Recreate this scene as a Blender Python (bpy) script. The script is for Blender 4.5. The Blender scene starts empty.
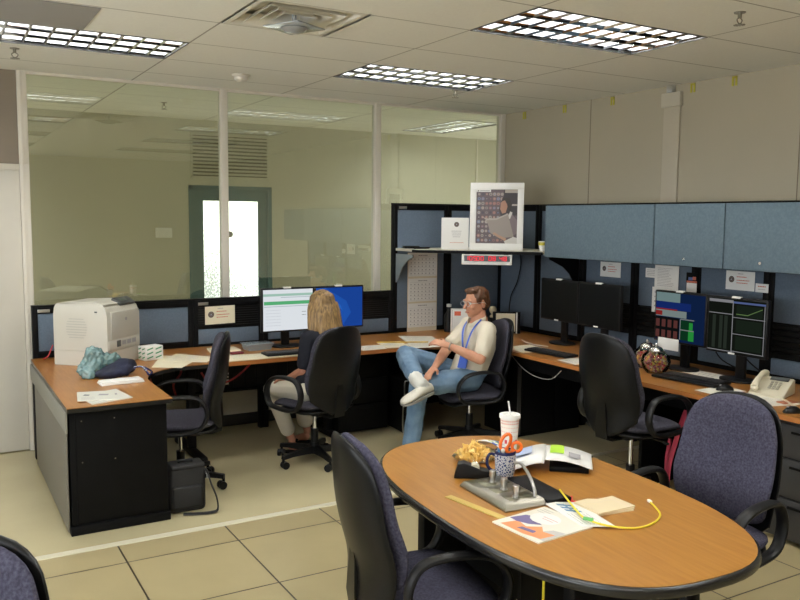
import bpy, bmesh, math, random
from math import sin, cos, pi, radians
from mathutils import Vector, Matrix, Euler, noise
random.seed(7)
S = bpy.context.scene
COL = S.collection
V = Vector

# ------------------------------------------------------------------ materials
MATS = {}
def mat(name, col, rough=.5, metal=0., spec=.5, bump=None, var=None, emit=None, trans=0., coat=0., alpha=1.):
    """bump=(scale,strength[,stretch]); var=(scale,amount[,stretch],col2)"""
    if name in MATS: return MATS[name]
    m = bpy.data.materials.new(name); m.use_nodes = True
    nt = m.node_tree; N = nt.nodes; L = nt.links
    b = N['Principled BSDF']
    b.inputs['Base Color'].default_value = (*col, 1)
    b.inputs['Roughness'].default_value = rough
    b.inputs['Metallic'].default_value = metal
    b.inputs['Specular IOR Level'].default_value = spec
    b.inputs['Transmission Weight'].default_value = trans
    b.inputs['Coat Weight'].default_value = coat
    b.inputs['Alpha'].default_value = alpha
    if emit:
        b.inputs['Emission Color'].default_value = (*emit[0], 1)
        b.inputs['Emission Strength'].default_value = emit[1]
    def coords(st):
        tc = N.new('ShaderNodeTexCoord'); mp = N.new('ShaderNodeMapping')
        mp.inputs['Scale'].default_value = st
        L.new(tc.outputs['Object'], mp.inputs['Vector']); return mp
    if var:
        sc, c2 = var[0], var[1]; st = var[2] if len(var) > 2 else (1, 1, 1)
        mp = coords(st); nz = N.new('ShaderNodeTexNoise')
        nz.inputs['Scale'].default_value = sc; nz.inputs['Detail'].default_value = 5
        L.new(mp.outputs[0], nz.inputs['Vector'])
        r = N.new('ShaderNodeValToRGB'); r.color_ramp.elements[0].position = .35; r.color_ramp.elements[1].position = .68
        r.color_ramp.elements[0].color = (*col, 1); r.color_ramp.elements[1].color = (*c2, 1)
        L.new(nz.outputs['Fac'], r.inputs[0]); L.new(r.outputs[0], b.inputs['Base Color'])
    if bump:
        st = bump[2] if len(bump) > 2 else (1, 1, 1)
        mp = coords(st); nz = N.new('ShaderNodeTexNoise'); nz.inputs['Scale'].default_value = bump[0]
        nz.inputs['Detail'].default_value = 3
        L.new(mp.outputs[0], nz.inputs['Vector'])
        bp = N.new('ShaderNodeBump'); bp.inputs['Strength'].default_value = bump[1]; bp.inputs['Distance'].default_value = .004
        L.new(nz.outputs['Fac'], bp.inputs['Height']); L.new(bp.outputs[0], b.inputs['Normal'])
    MATS[name] = m
    return m

def emis(name, col, s):
    m = bpy.data.materials.new(name); m.use_nodes = True
    nt = m.node_tree; nt.nodes.clear()
    e = nt.nodes.new('ShaderNodeEmission'); o = nt.nodes.new('ShaderNodeOutputMaterial')
    e.inputs[0].default_value = (*col, 1); e.inputs[1].default_value = s
    nt.links.new(e.outputs[0], o.inputs[0]); return m

def glass_mat(name, tint, refl=1.45, base=.0, rough=0.):
    m = bpy.data.materials.new(name); m.use_nodes = True
    nt = m.node_tree; N = nt.nodes; L = nt.links; N.clear()
    t = N.new('ShaderNodeBsdfTransparent'); t.inputs[0].default_value = (*tint, 1)
    g = N.new('ShaderNodeBsdfGlossy'); g.inputs['Roughness'].default_value = rough; g.inputs[0].default_value = (.95, .97, .95, 1)
    f = N.new('ShaderNodeFresnel'); f.inputs[0].default_value = refl
    a = N.new('ShaderNodeMath'); a.operation = 'ADD'; a.use_clamp = True; a.inputs[1].default_value = base
    mx = N.new('ShaderNodeMixShader'); o = N.new('ShaderNodeOutputMaterial')
    L.new(f.outputs[0], a.inputs[0]); L.new(a.outputs[0], mx.inputs[0]); L.new(t.outputs[0], mx.inputs[1]); L.new(g.outputs[0], mx.inputs[2])
    L.new(mx.outputs[0], o.inputs[0]); return m

def floor_mat(name, c1, c2, tile=None, off=(0, 0), line=(.03, .025, .02), lw=.004, rough=.3, spec=.5, sc=3.):
    m = bpy.data.materials.new(name); m.use_nodes = True
    nt = m.node_tree; N = nt.nodes; L = nt.links; b = N['Principled BSDF']
    tc = N.new('ShaderNodeTexCoord')
    nz = N.new('ShaderNodeTexNoise'); nz.inputs['Scale'].default_value = sc; nz.inputs['Detail'].default_value = 8
    L.new(tc.outputs['Object'], nz.inputs['Vector'])
    r = N.new('ShaderNodeValToRGB'); r.color_ramp.elements[0].position = .3; r.color_ramp.elements[1].position = .7
    r.color_ramp.elements[0].color = (*c1, 1); r.color_ramp.elements[1].color = (*c2, 1)
    L.new(nz.outputs['Fac'], r.inputs[0])
    col = r.outputs[0]
    if tile:
        sx = N.new('ShaderNodeSeparateXYZ'); L.new(tc.outputs['Object'], sx.inputs[0])
        ms = []
        for ax in (0, 1):
            def M(op, a, bv):
                n = N.new('ShaderNodeMath'); n.operation = op
                if hasattr(a, 'links') or not isinstance(a, (int, float)): L.new(a, n.inputs[0])
                else: n.inputs[0].default_value = a
                n.inputs[1].default_value = bv; return n.outputs[0]
            u = M('SUBTRACT', sx.outputs[ax], off[ax]); u = M('DIVIDE', u, tile[ax]); u = M('FLOORED_MODULO', u, 1.)
            u = M('SUBTRACT', u, .5); u = M('ABSOLUTE', u, 0); u = M('GREATER_THAN', u, .5 - lw / tile[ax] / 2); ms.append(u)
        mx = N.new('ShaderNodeMath'); mx.operation = 'MAXIMUM'; L.new(ms[0], mx.inputs[0]); L.new(ms[1], mx.inputs[1])
        mc = N.new('ShaderNodeMix'); mc.data_type = 'RGBA'; L.new(mx.outputs[0], mc.inputs[0]); L.new(col, mc.inputs[6]); mc.inputs[7].default_value = (*line, 1)
        col = mc.outputs[2]
        bp = N.new('ShaderNodeBump'); bp.invert = True; bp.inputs['Strength'].default_value = .6; bp.inputs['Distance'].default_value = .002
        L.new(mx.outputs[0], bp.inputs['Height']); L.new(bp.outputs[0], b.inputs['Normal'])
    L.new(col, b.inputs['Base Color'])
    b.inputs['Roughness'].default_value = rough; b.inputs['Specular IOR Level'].default_value = spec
    return m

TX, TY, CX0, CY0, ZC = 1.2665, .6028, .6145, -.371, 2.89
M_ceil = floor_mat('ceiling_tile', (.84, .83, .77), (.87, .865, .80), (TX, TY), (CX0, CY0), (.42, .40, .35), .011, .9, .2, 60)
M_tile = floor_mat('floor_tile', (.345, .288, .158), (.39, .328, .18), (.61, .61), (0, 0), (.035, .028, .02), .009, .28, .5, 2.5)
M_lino = floor_mat('linoleum', (.50, .44, .27), (.55, .49, .30), rough=.22, sc=2)
M_strip = mat('threshold', (.62, .59, .45), .4, bump=(40, .2))
M_wall = mat('wall_beige', (.44, .395, .295), .75, var=(1.2, (.465, .415, .31)), bump=(120, .05))
M_seam = mat('wall_seam', (.2, .165, .12), .8)
M_post = mat('beige_trim', (.52, .47, .37), .5)
M_cwall = mat('corridor_wall', (.545, .53, .44), .8, var=(1.5, (.575, .555, .46)))
M_lowwall = mat('low_wall', (.76, .72, .62), .7)
M_white = mat('white_frame', (.72, .68, .60), .4)
M_door = mat('white_door', (.66, .63, .56), .5, var=(3, (.69, .66, .59)))
M_taupe = mat('taupe_panel', (.24, .20, .155), .7)
M_glass = glass_mat('partition_glass', (.88, .91, .84), 1.5, .085)
M_teal = mat('teal_frame', (.10, .18, .20), .4)
M_base = mat('baseboard_black', (.02, .02, .02), .4)
M_blk = mat('black_metal', (.004, .004, .0045), .5, spec=.12, bump=(250, .05))
M_blk2 = mat('black_laminate', (.0035, .0035, .0035), .55, spec=.10, var=(6, (.005, .005, .005)))
M_slat = mat('black_slat', (.005, .005, .005), .55, spec=.2)
M_plastic = mat('black_plastic', (.006, .006, .0065), .42, spec=.25, bump=(180, .08))
M_shell = mat('chair_shell', (.005, .005, .005), .34, spec=.22, bump=(300, .05))
M_blue = mat('blue_fabric', (.115, .152, .20), .92, spec=.12, var=(90, (.135, .175, .23)), bump=(400, .2))
M_bin = mat('bin_fabric', (.098, .138, .168), .9, spec=.12, var=(70, (.12, .165, .198)), bump=(400, .2))
M_purple = mat('purple_fabric', (.042, .041, .066), .95, spec=.08, var=(110, (.084, .082, .118)), bump=(350, .35))
M_purple_shade = mat('charcoal_fabric', (.035, .034, .046), .95, spec=.10, var=(110, (.062, .06, .078)), bump=(350, .35))  # purple chair cloth with the shade at the back desks painted in
M_wood = mat('wood_table', (.335, .142, .024), .28, spec=.35, var=(7, (.40, .187, .036), (9, .7, 1)))
M_woodd = mat('wood_desk', (.31, .125, .026), .3, spec=.35, var=(7, (.37, .163, .038), (9, .7, 1)))
M_woodx = mat('wood_desk_x', (.31, .125, .026), .3, spec=.35, var=(7, (.37, .163, .038), (.7, 9, 1)))
M_edge = mat('black_edge', (.012, .012, .012), .25, spec=.5)
M_sidegrey = mat('grey_side', (.15, .14, .115), .5)
M_alu = mat('aluminium', (.62, .62, .62), .3, 1.)
M_louv = mat('louvre', (.80, .82, .86), .10, 1.)
M_refl = mat('fixture_white', (.85, .86, .86), .35, spec=.5)
M_chrome = mat('chrome', (.75, .75, .75), .12, 1.)
M_steel = mat('steel', (.30, .285, .24), .3, 1.)
M_paper = mat('paper', (.78, .75, .66), .7, spec=.2)
M_cream = mat('cream_paper', (.82, .76, .58), .7, spec=.2)
M_pwhite = mat('paper_white', (.82, .82, .80), .6, spec=.2)
M_ink = mat('ink', (.05, .045, .05), .7)
M_inkgrey = mat('ink_grey', (.35, .34, .36), .7)
M_inkred = mat('ink_red', (.62, .16, .10), .7)
M_red = mat('red_cable', (.5, .045, .055), .45)
M_printer = mat('printer_shell', (.62, .60, .53), .45)
M_printerd = mat('printer_grey', (.50, .49, .44), .45)
M_pdark = mat('printer_panel', (.07, .075, .075), .35)
M_yel = mat('yellow', (.55, .50, .05), .5)
M_cabley = mat('cable_yellow', (.80, .66, .04), .4)
M_orange = mat('orange_plastic', (.85, .16, .015), .3)
M_skin = mat('skin', (.52, .24, .15), .5, spec=.35, var=(14, (.62, .33, .215)))
M_skinw = mat('skin_tan', (.45, .20, .13), .5, spec=.35)
M_denim = mat('denim', (.125, .205, .31), .85, spec=.15, var=(9, (.20, .30, .42)), bump=(200, .25))
M_shirt = mat('cream_shirt', (.72, .66, .54), .85, spec=.15, bump=(60, .2))
M_hairm = mat('brown_hair', (.10, .038, .014), .5, var=(70, (.06, .026, .011), (1, 1, .3)), bump=(90, .6))
M_hairw = mat('blonde_hair', (.34, .21, .08), .42, var=(75, (.09, .05, .02), (1, 1, .07)), bump=(90, .7, (1, 1, .15)))
M_shoe = mat('white_shoe', (.74, .71, .62), .5)
M_sole = mat('grey_sole', (.30, .29, .27), .6)
M_sock = mat('sock', (.80, .79, .74), .8)
M_darktop = mat('dark_shirt', (.014, .015, .022), .85, spec=.2)
M_pants = mat('khaki_trousers', (.60, .55, .46), .8)
M_lany = mat('lanyard_blue', (.03, .09, .45), .5)
M_pink = mat('pink_strap', (.62, .06, .12), .5)
M_phone = mat('phone_beige', (.66, .61, .47), .45)
M_key = mat('keycap', (.03, .03, .032), .45)
M_film = glass_mat('clear_film', (.97, .96, .92), 1.35, .03, .2); M_jarg = glass_mat('jar_glass_clear', (.96, .97, .95), 1.22, .0, .03)

# ------------------------------------------------------------------ mesh builder
_b = bmesh.new(); bmesh.ops.create_icosphere(_b, subdivisions=2, radius=1.); ICO = [v.co.copy() for v in _b.verts]; _b.free()
class MB:
    def __init__(s): s.bm = bmesh.new(); s.m = 0; s.mats = []
    def mi(s, m):
        if m not in s.mats: s.mats.append(m)
        s.m = s.mats.index(m); return s
    def _tag(s, faces):
        for f in faces: f.material_index = s.m; f.smooth = True
    def box(s, c, d, bev=0., rot=None, seg=2):
        r = bmesh.ops.create_cube(s.bm, size=1.)
        vs = r['verts']
        M = Matrix.Translation(V(c)) @ (rot.to_4x4() if rot is not None else Matrix()) @ Matrix.Diagonal((*d, 1))
        bmesh.ops.transform(s.bm, matrix=M, verts=vs)
        fs = {f for v in vs for f in v.link_faces}
        s._tag(fs)
        if bev > 0:
            es = list({e for v in vs for e in v.link_edges})
            rr = bmesh.ops.bevel(s.bm, geom=es, offset=bev, segments=seg, affect='EDGES', profile=.5)
            s._tag(rr['faces'])
        return s
    def mm(s, x0, x1, y0, y1, z0, z1, bev=0., seg=2):
        return s.box(((x0+x1)/2, (y0+y1)/2, (z0+z1)/2), (abs(x1-x0), abs(y1-y0), abs(z1-z0)), bev, seg=seg)
    def ring(s, pts): return [s.bm.verts.new(p) for p in pts]
    def loft(s, rings, cap=True, closed=False):
        R = [s.ring(r) for r in rings]; n = len(R[0]); fs = []
        rng = range(len(R)) if closed else range(len(R)-1)
        for i in rng:
            a, b = R[i], R[(i+1) % len(R)]
            for j in range(n):
                try: fs.append(s.bm.faces.new((a[j], a[(j+1) % n], b[(j+1) % n], b[j])))
                except ValueError: pass
        if cap and not closed:
            fs.append(s.bm.faces.new(list(reversed(R[0])))); fs.append(s.bm.faces.new(R[-1]))
        s._tag(fs); return s
    def cyl(s, p0, p1, r0, r1=None, n=16, cap=True):
        return s.tube([p0, p1], [r0, r0 if r1 is None else r1], n, cap=cap, smooth=0)
    def tube(s, pts, r, n=8, cap=True, closed=False, smooth=4, flat=None, up=None):
        pts = [V(p) for p in pts]
        rs = list(r) if isinstance(r, (list, tuple)) else [r]*len(pts)
        if smooth and len(pts) > 2:
            q = []; qr = []; m = len(pts)
            rng = range(m if closed else m-1)
            for i in rng:
                if closed: a, b, c, d = pts[i-1], pts[i], pts[(i+1) % m], pts[(i+2) % m]
                else: a, b, c, d = pts[max(i-1, 0)], pts[i], pts[i+1], pts[min(i+2, m-1)]
                for k in range(smooth):
                    t = k/smooth
                    q.append(.5*((2*b)+(-a+c)*t+(2*a-5*b+4*c-d)*t*t+(-a+3*b-3*c+d)*t**3)); qr.append(rs[i]*(1-t)+rs[(i+1) % m]*t)
            if not closed: q.append(pts[-1]); qr.append(rs[-1])
            pts, rs = q, qr
        m = len(pts); rings = []; ux = None
        for i in range(m):
            t = (pts[(i+1) % m]-pts[i-1]) if closed else (pts[min(i+1, m-1)]-pts[max(i-1, 0)])
            if t.length < 1e-9: t = V((0, 0, 1))
            t.normalize()
            if up is not None:
                ux = V(up)-t*V(up).dot(t)
                if ux.length < 1e-5: ux = t.orthogonal()
            elif ux is None: ux = t.orthogonal()
            else:
                ux = ux-t*ux.dot(t)
                if ux.length < 1e-5: ux = t.orthogonal()
            ux.normalize(); uy = t.cross(ux)
            fa, fb = flat if flat else (1, 1)
            rings.append([pts[i]+ux*(rs[i]*fa*cos(2*pi*k/n))+uy*(rs[i]*fb*sin(2*pi*k/n)) for k in range(n)])
        return s.loft(rings, cap, closed)
    def lathe(s, prof, o=(0, 0, 0), n=24, rot=None):
        o = V(o); rings = []
        for (r, z) in prof:
            ps = [V((max(r, 1e-4)*cos(2*pi*k/n), max(r, 1e-4)*sin(2*pi*k/n), z)) for k in range(n)]
            if rot is not None: ps = [rot @ p for p in ps]
            rings.append([o+p for p in ps])
        return s.loft(rings)
    def prism(s, outline, z0, z1, bev=0., f=None):
        f = f or (lambda x, y, z: (x, y, z))
        if bev:
            n = len(outline); cx = sum(p[0] for p in outline)/n; cy = sum(p[1] for p in outline)/n
            def off(d):
                o = []
                for i in range(n):
                    a, b, c = V(outline[i-1]), V(outline[i]), V(outline[(i+1) % n])
                    t = (c-a); nn = V((t.y, -t.x))
                    if nn.length < 1e-9: nn = V((b.x-cx, b.y-cy))
                    nn.normalize()
                    if nn.dot(V((b.x-cx, b.y-cy))) < 0: nn = -nn
                    o.append((b.x-nn.x*d, b.y-nn.y*d))
                return o
            R = []
            for k in range(4):
                a = k/3*pi/2; R.append((off(bev*(1-sin(a))), z0+bev*(1-cos(a))))
            for k in range(4):
                a = k/3*pi/2; R.append((off(bev*(1-cos(a))), z1-bev*(1-sin(a))))
            return s.loft([[f(x, y, z) for x, y in o] for o, z in R])
        return s.loft([[f(x, y, z0) for x, y in outline], [f(x, y, z1) for x, y in outline]])
    def hull(s, A, B=None):
        """convex hull of two ellipsoids (centre, radii)"""
        P = []
        for e in (A, B):
            if e is None: continue
            c, r = V(e[0]), e[1]
            r = r if isinstance(r, (tuple, list)) else (r, r, r)
            M = Matrix.Translation(c) @ (e[2].to_4x4() if len(e) > 2 else Matrix()) @ Matrix.Diagonal((*r, 1))
            P += [M @ p for p in ICO]
        t = bmesh.new()
        for p in P: t.verts.new(p)
        bmesh.ops.convex_hull(t, input=t.verts[:])
        t.verts.index_update(); mp = {}; fs = []
        for f in t.faces:
            for v in f.verts:
                if v.index not in mp: mp[v.index] = s.bm.verts.new(v.co)
            fs.append(s.bm.faces.new([mp[v.index] for v in f.verts]))
        t.free(); s._tag(fs)
        return s
    def chain(s, pts):
        for a, b in zip(pts, pts[1:]): s.hull(a, b)
        return s
    def quad(s, fr, u0, u1, v0, v1, d=0.):
        f = s.bm.faces.new([s.bm.verts.new(fr(u, v, d)) for u, v in ((u0, v0), (u1, v0), (u1, v1), (u0, v1))])
        s._tag([f]); return s
    def disc(s, fr, u, v, r, d=0., n=20):
        f = s.bm.faces.new([s.bm.verts.new(fr(u+r*cos(2*pi*k/n), v+r*sin(2*pi*k/n), d)) for k in range(n)]); s._tag([f]); return s
    def poly(s, fr, pts, d=0.):
        f = s.bm.faces.new([s.bm.verts.new(fr(u, v, d)) for u, v in pts]); s._tag([f]); return s
    def slab(s, fr, u0, u1, v0, v1, d0, d1, bev=0):
        return s.loft([[fr(u, v, d) for u, v in ((u0, v0), (u1, v0), (u1, v1), (u0, v1))] for d in (d0, d1)])
    def mesh(s, name, m=None, angle=35, fixn=True):
        if fixn: bmesh.ops.recalc_face_normals(s.bm, faces=s.bm.faces[:])
        me = bpy.data.meshes.new(name); s.bm.to_mesh(me); s.bm.free()
        for x in (s.mats or ([m] if m else [])): me.materials.append(x)
        try: me.set_sharp_from_angle(angle=radians(angle))
        except Exception: pass
        return me
    def build(s, name, m=None, parent=None, **k):
        o = bpy.data.objects.new(name, s.mesh(name, m, **k)); COL.objects.link(o)
        if parent is not None: o.parent = parent
        return o

def frame(o, u, v):
    o, u, v = V(o), V(u).normalized(), V(v).normalized(); n = u.cross(v)
    return lambda a, b, c=0.: o+u*a+v*b+n*c

def tag(o, label, cat, group=None, kind=None):
    if label: o['label'] = label
    if cat: o['category'] = cat
    if group: o['group'] = group
    if kind: o['kind'] = kind
    return o
def thing(name, label, cat, loc=(0, 0, 0), rz=0., group=None):
    o = bpy.data.objects.new(name, None); COL.objects.link(o); o.empty_display_size = .1
    o.location = loc; o.rotation_euler = (0, 0, rz); return tag(o, label, cat, group)
def solo(mb, name, m, label, cat, loc=None, rz=0, group=None, **k):
    o = mb.build(name, m, **k)
    if loc is not None: o.location = loc
    o.rotation_euler.z = rz
    return tag(o, label, cat, group)
def struct(mb, name, m, label=None, cat=None, **k):
    o = mb.build(name, m, **k); o['kind'] = 'structure'
    if label: o['label'] = label
    if cat: o['category'] = cat
    return o
def children(o): return [c for c in bpy.data.objects if c.parent == o]
def copy_tree(o, parent=None):
    c = o.copy(); COL.objects.link(c)
    if parent is not None: c.parent = parent
    for ch in children(o): copy_tree(ch, c)
    return c
def remesh(o, vox, smooth=4, fac=.5):
    m = o.modifiers.new('r', 'REMESH'); m.mode = 'VOXEL'; m.voxel_size = vox; m.use_smooth_shade = True
    s = o.modifiers.new('s', 'SMOOTH'); s.iterations = smooth; s.factor = fac
    dg = bpy.context.evaluated_depsgraph_get(); dg.update()
    me = bpy.data.meshes.new_from_object(o.evaluated_get(dg))
    mats = list(o.data.materials); o.modifiers.clear(); o.data = me
    me.materials.clear()
    for x in mats: me.materials.append(x)
    for p in me.polygons: p.use_smooth = True; p.material_index = 0
    return o
def displace(o, f):
    me = o.data
    data = [(v.co.copy(), v.normal.copy()) for v in me.vertices]
    for v, (c, n) in zip(me.vertices, data): v.co = c+V(f(c, n))
    me.update(); return o

# ------------------------------------------------------------------ room shell
XR, YB, XL, YF = 4.33, 2.48, -3.2, -6.6
fixtures = []   # (x0,y0) far-left origin cells
for cx in (-.652, 1.881):
    for k in range(-2, 2): fixtures.append((cx, CY0-TY + (0 if k == 0 else 1.808*k)))
# rows: k=1 -> y .835 ; k=0 -> -.974
diff_cell = (CX0, CY0)          # .61 x .6 diffuser
grey_cell = (-.652, .232)
mb = MB()
def ceil_cells():
    ix0 = math.floor((XL-CX0)/TX*2)-1; ix1 = math.ceil((XR-CX0)/TX*2)+1
    iy0 = math.floor((YF-CY0)/TY)-1; iy1 = math.ceil((YB-CY0)/TY)+1
    for i in range(ix0, ix1):
        for j in range(iy0, iy1):
            x0 = CX0+i*TX/2; x1 = x0+TX/2; y0 = CY0+j*TY; y1 = y0+TY
            cxm, cym = (x0+x1)/2, (y0+y1)/2
            if any(fx < cxm < fx+TX and fy < cym < fy+TY for fx, fy in fixtures): continue
            if CX0 < cxm < CX0+TX/2 and CY0 < cym < CY0+TY: continue
            x0, x1 = max(x0, XL), min(x1, XR); y0, y1 = max(y0, YF), min(y1, YB)
            if x1 <= x0 or y1 <= y0: continue
            yield x0, x1, y0, y1
for x0, x1, y0, y1 in ceil_cells():
    f = mb.bm.faces.new([mb.bm.verts.new(p) for p in ((x0, y0, ZC), (x0, y1, ZC), (x1, y1, ZC), (x1, y0, ZC))]); mb._tag([f])
mb.mm(XL, XR, YF, YB, ZC+.22, ZC+.26)
struct(mb, 'ceiling', M_ceil, fixn=False)
struct(MB().mm(XL, XR, YF, .2745, -.1, 0), 'floor', M_tile)
struct(MB().mm(XL, XR, .30, YB, -.1, 0.0), 'floor', M_lino)
struct(MB().mm(XL, XR, .245, .30, -.09, .004, .002), 'trim_1', M_strip, 'pale metal threshold strip between the tiled floor and the smooth floor', 'threshold')
# walls
w = struct(MB().mm(XR, XR+.1, YF, YB+.06, 0, ZC+.2), 'wall_right', M_wall)
for yy in (1.238, -.80, -2.9): MB().mm(XR-.0015, XR, yy-.004, yy+.004, 0, ZC).build('seam', M_seam, w)
FILL_WIN = [(-5.9, -4.5), (-4.2, -2.8), (-2.5, -1.1), (-.8, .6)]  # unseen windows, added to brighten the ceiling and walls
mb = MB(); mb.mm(XL-.1, XL, YF, YB, 0, .9); mb.mm(XL-.1, XL, YF, YB, 2.45, ZC+.2)
ys = [YF]+[q for w_ in FILL_WIN for q in w_]+[YB]
for a, b in zip(ys[::2], ys[1::2]): mb.mm(XL-.1, XL, a, b, .9, 2.45)
struct(mb, 'wall_left', M_wall)
M_fill = emis('window_daylight', (.93, .97, 1.), 7.)  # glow of the added windows, used as fill light
for i, (a, b) in enumerate(FILL_WIN):
    mb = MB(); mb.mm(XL-.07, XL-.02, a, a+.04, .9, 2.45); mb.mm(XL-.07, XL-.02, b-.04, b, .9, 2.45); mb.mm(XL-.07, XL-.02, a, b, .9, .94); mb.mm(XL-.07, XL-.02, a, b, 2.41, 2.45); mb.mm(XL-.07, XL-.02, (a+b)/2-.02, (a+b)/2+.02, .94, 2.41)
    wn = struct(mb, 'window_%d' % (4+i), M_white)
    MB().mm(XL-.09, XL-.075, a, b, .9, 2.45).build('daylight_pane', M_fill, wn)
struct(MB().mm(XL-.1, XR+.1, YF-.1, YF, 0, ZC+.2), 'wall_front', M_wall)
# back wall: low wall, frame posts, glass, door bay
mb = MB().mm(-.155, XR, YB, YB+.08, .0, .74)
struct(mb, 'wall_back', M_lowwall)
struct(MB().mm(-.15, XR, YB-.012, YB, 0, .10, .003), 'baseboard_back', M_base)
POSTX = (-.175, 1.366, 2.845, 4.30)
mb = MB()
for i, x in enumerate(POSTX):
    a, b = ((x+.02, x+.025) if i == 0 else (x-.03, x+.03))
    mb.mm(a, b, YB-.01, YB+.07, .74, ZC, .004)
mb.mm(-.155, XR, YB-.005, YB+.065, .74, .78); mb.mm(-.155, XR, YB, YB+.06, ZC-.02, ZC+.02)
struct(mb, 'trim_2', M_white, 'off-white posts and sill framing the glass partition', 'window frame')
for i in range(3):
    struct(MB().mm(POSTX[i]+.02, POSTX[i+1]-.03, YB+.03, YB+.036, .78, ZC-.02), 'window_%d' % (i+1), M_glass)
# left of glass: white door under taupe transom
mb = MB().mm(XL, -1.25, YB, YB+.08, 0, ZC)
struct(mb, 'wall_back_left', M_taupe)
struct(MB().mm(-1.25, -.218, YB+.01, YB+.05, 2.19, ZC), 'trim_3', M_taupe, 'taupe infill panel above the white door', 'panel')
mb = MB(); mb.mm(-.218, -.155, YB-.012, YB+.07, 0, 2.2, .003); mb.mm(-.218, -.155, YB-.012, YB+.07, 2.2, ZC, .003); mb.mm(-.20, -.19, YB-.018, YB-.01, 0, 2.9); mb.mm(-1.25, -.22, YB-.006, YB+.06, 2.155, 2.20, .003)
mb.mm(-1.30, -1.25, YB-.012, YB+.07, 0, ZC, .003)
struct(mb, 'trim_4', M_white, 'off-white door frame left of the glass partition', 'door frame')
d = struct(MB().mm(-1.25, -.220, YB+.005, YB+.045, .008, 2.155, .003), 'door_1', M_door)
mb = MB(); mb.cyl((-1.17, YB+.005, 1.02), (-1.17, YB-.05, 1.02), .012); mb.tube([(-1.17, YB-.05, 1.02), (-1.10, YB-.052, 1.02), (-1.05, YB-.05, 1.015)], .009); mb.build('door_handle', M_steel, d)
# corridor behind the glass
CY = 4.78; CXR = 6.3
struct(MB().mm(XL, CXR, YB+.08, CY, -.1, 0), 'floor_corridor', M_lino)
mb = MB()
mb.mm(XL, 1.72, CY, CY+.1, 0, 3.1); mb.mm(2.66, CXR, CY, CY+.1, 0, 3.1); mb.mm(1.72, 2.66, CY, CY+.1, 2.15, 3.1)
struct(mb, 'wall_corridor_back', M_cwall)
struct(MB().mm(CXR, CXR+.1, YB, CY+.1, 0, 3.1), 'wall_corridor_right', M_cwall)
struct(MB().mm(XL-.1, XL, YB, CY+.1, 0, 3.1), 'wall_corridor_left', M_cwall)
M_fill2 = emis('corridor_daylight', (1., .96, .91), 3.0)  # unseen glowing windows added at both ends to brighten the corridor
for nm, xa, xb in (('window_8', XL+.001, XL+.03), ('window_9', CXR-.03, CXR-.001)):
    wn = struct(MB().mm(xa, xb, 2.75, 2.80, .8, 2.5).mm(xa, xb, 4.45, 4.50, .8, 2.5).mm(xa, xb, 2.75, 4.5, .75, .8).mm(xa, xb, 2.75, 4.5, 2.5, 2.55), nm, M_white)
    MB().mm((xa+xb)/2-.004, (xa+xb)/2+.004, 2.8, 4.45, .8, 2.5).build('daylight_pane', M_fill2, wn)
struct(MB().mm(XR+.1, CXR, YB, YB+.06, 0, 3.1), 'wall_corridor_front', M_cwall)
for k, xx in enumerate((5.62,)):
    struct(MB().mm(xx-.012, xx+.012, CY-.012, CY, 0, 2.89), 'trim_%d' % (5+k), M_white, 'thin pale vertical strip on the corridor wall', 'trim')
cfix = [(4.22, 3.12), (-1.6, 3.12), (-2.6, 3.12)]
mb = MB()
def holes(x0, x1, y0, y1, hs, z):
    xs = sorted({x0, x1, *[h[0] for h in hs], *[h[1] for h in hs]}); ys = sorted({y0, y1, *[h[2] for h in hs], *[h[3] for h in hs]})
    for a, b in zip(xs, xs[1:]):
        for c, d_ in zip(ys, ys[1:]):
            if any(h[0] < (a+b)/2 < h[1] and h[2] < (c+d_)/2 < h[3] for h in hs): continue
            f = mb.bm.faces.new([mb.bm.verts.new(p) for p in ((a, c, z), (a, d_, z), (b, d_, z), (b, c, z))]); mb._tag([f])
holes(XL, CXR, YB+.0, CY, [(x, x+TY, y, y+TX) for x, y in cfix], ZC)
mb.mm(XL, CXR, YB, CY, ZC+.22, ZC+.26)
struct(mb, 'ceiling_corridor', M_ceil, fixn=False)
# corridor door
d = struct(MB().mm(1.74, 2.64, CY+.02, CY+.06, .005, .25).mm(1.74, 1.87, CY+.02, CY+.06, .25, 2.13).mm(2.52, 2.64, CY+.02, CY+.06, .25, 2.13).mm(1.87, 2.52, CY+.02, CY+.06, 2.0, 2.13), 'door_2', M_teal)
mb = MB(); mb.mm(1.70, 1.745, CY-.012, CY+.07, 0, 2.17); mb.mm(2.635, 2.68, CY-.012, CY+.07, 0, 2.17); mb.mm(1.70, 2.68, CY-.012, CY+.07, 2.125, 2.17)
mb.build('door_frame', M_teal, d)
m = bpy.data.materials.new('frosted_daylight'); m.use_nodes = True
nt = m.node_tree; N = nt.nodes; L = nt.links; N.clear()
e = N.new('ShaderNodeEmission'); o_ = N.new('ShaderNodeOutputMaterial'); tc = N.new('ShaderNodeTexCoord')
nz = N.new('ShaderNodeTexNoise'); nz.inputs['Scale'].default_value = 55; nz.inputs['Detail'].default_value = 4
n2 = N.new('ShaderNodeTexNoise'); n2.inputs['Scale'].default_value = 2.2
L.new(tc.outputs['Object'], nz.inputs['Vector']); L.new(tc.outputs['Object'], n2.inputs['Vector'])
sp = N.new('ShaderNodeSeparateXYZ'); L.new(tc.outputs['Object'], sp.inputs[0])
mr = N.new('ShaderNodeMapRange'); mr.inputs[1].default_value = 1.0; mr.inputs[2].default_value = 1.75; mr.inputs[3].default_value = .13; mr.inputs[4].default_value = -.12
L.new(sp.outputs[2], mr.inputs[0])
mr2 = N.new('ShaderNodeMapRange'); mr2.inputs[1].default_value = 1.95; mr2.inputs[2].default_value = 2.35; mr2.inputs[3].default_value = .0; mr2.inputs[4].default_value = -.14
L.new(sp.outputs[0], mr2.inputs[0])
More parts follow.
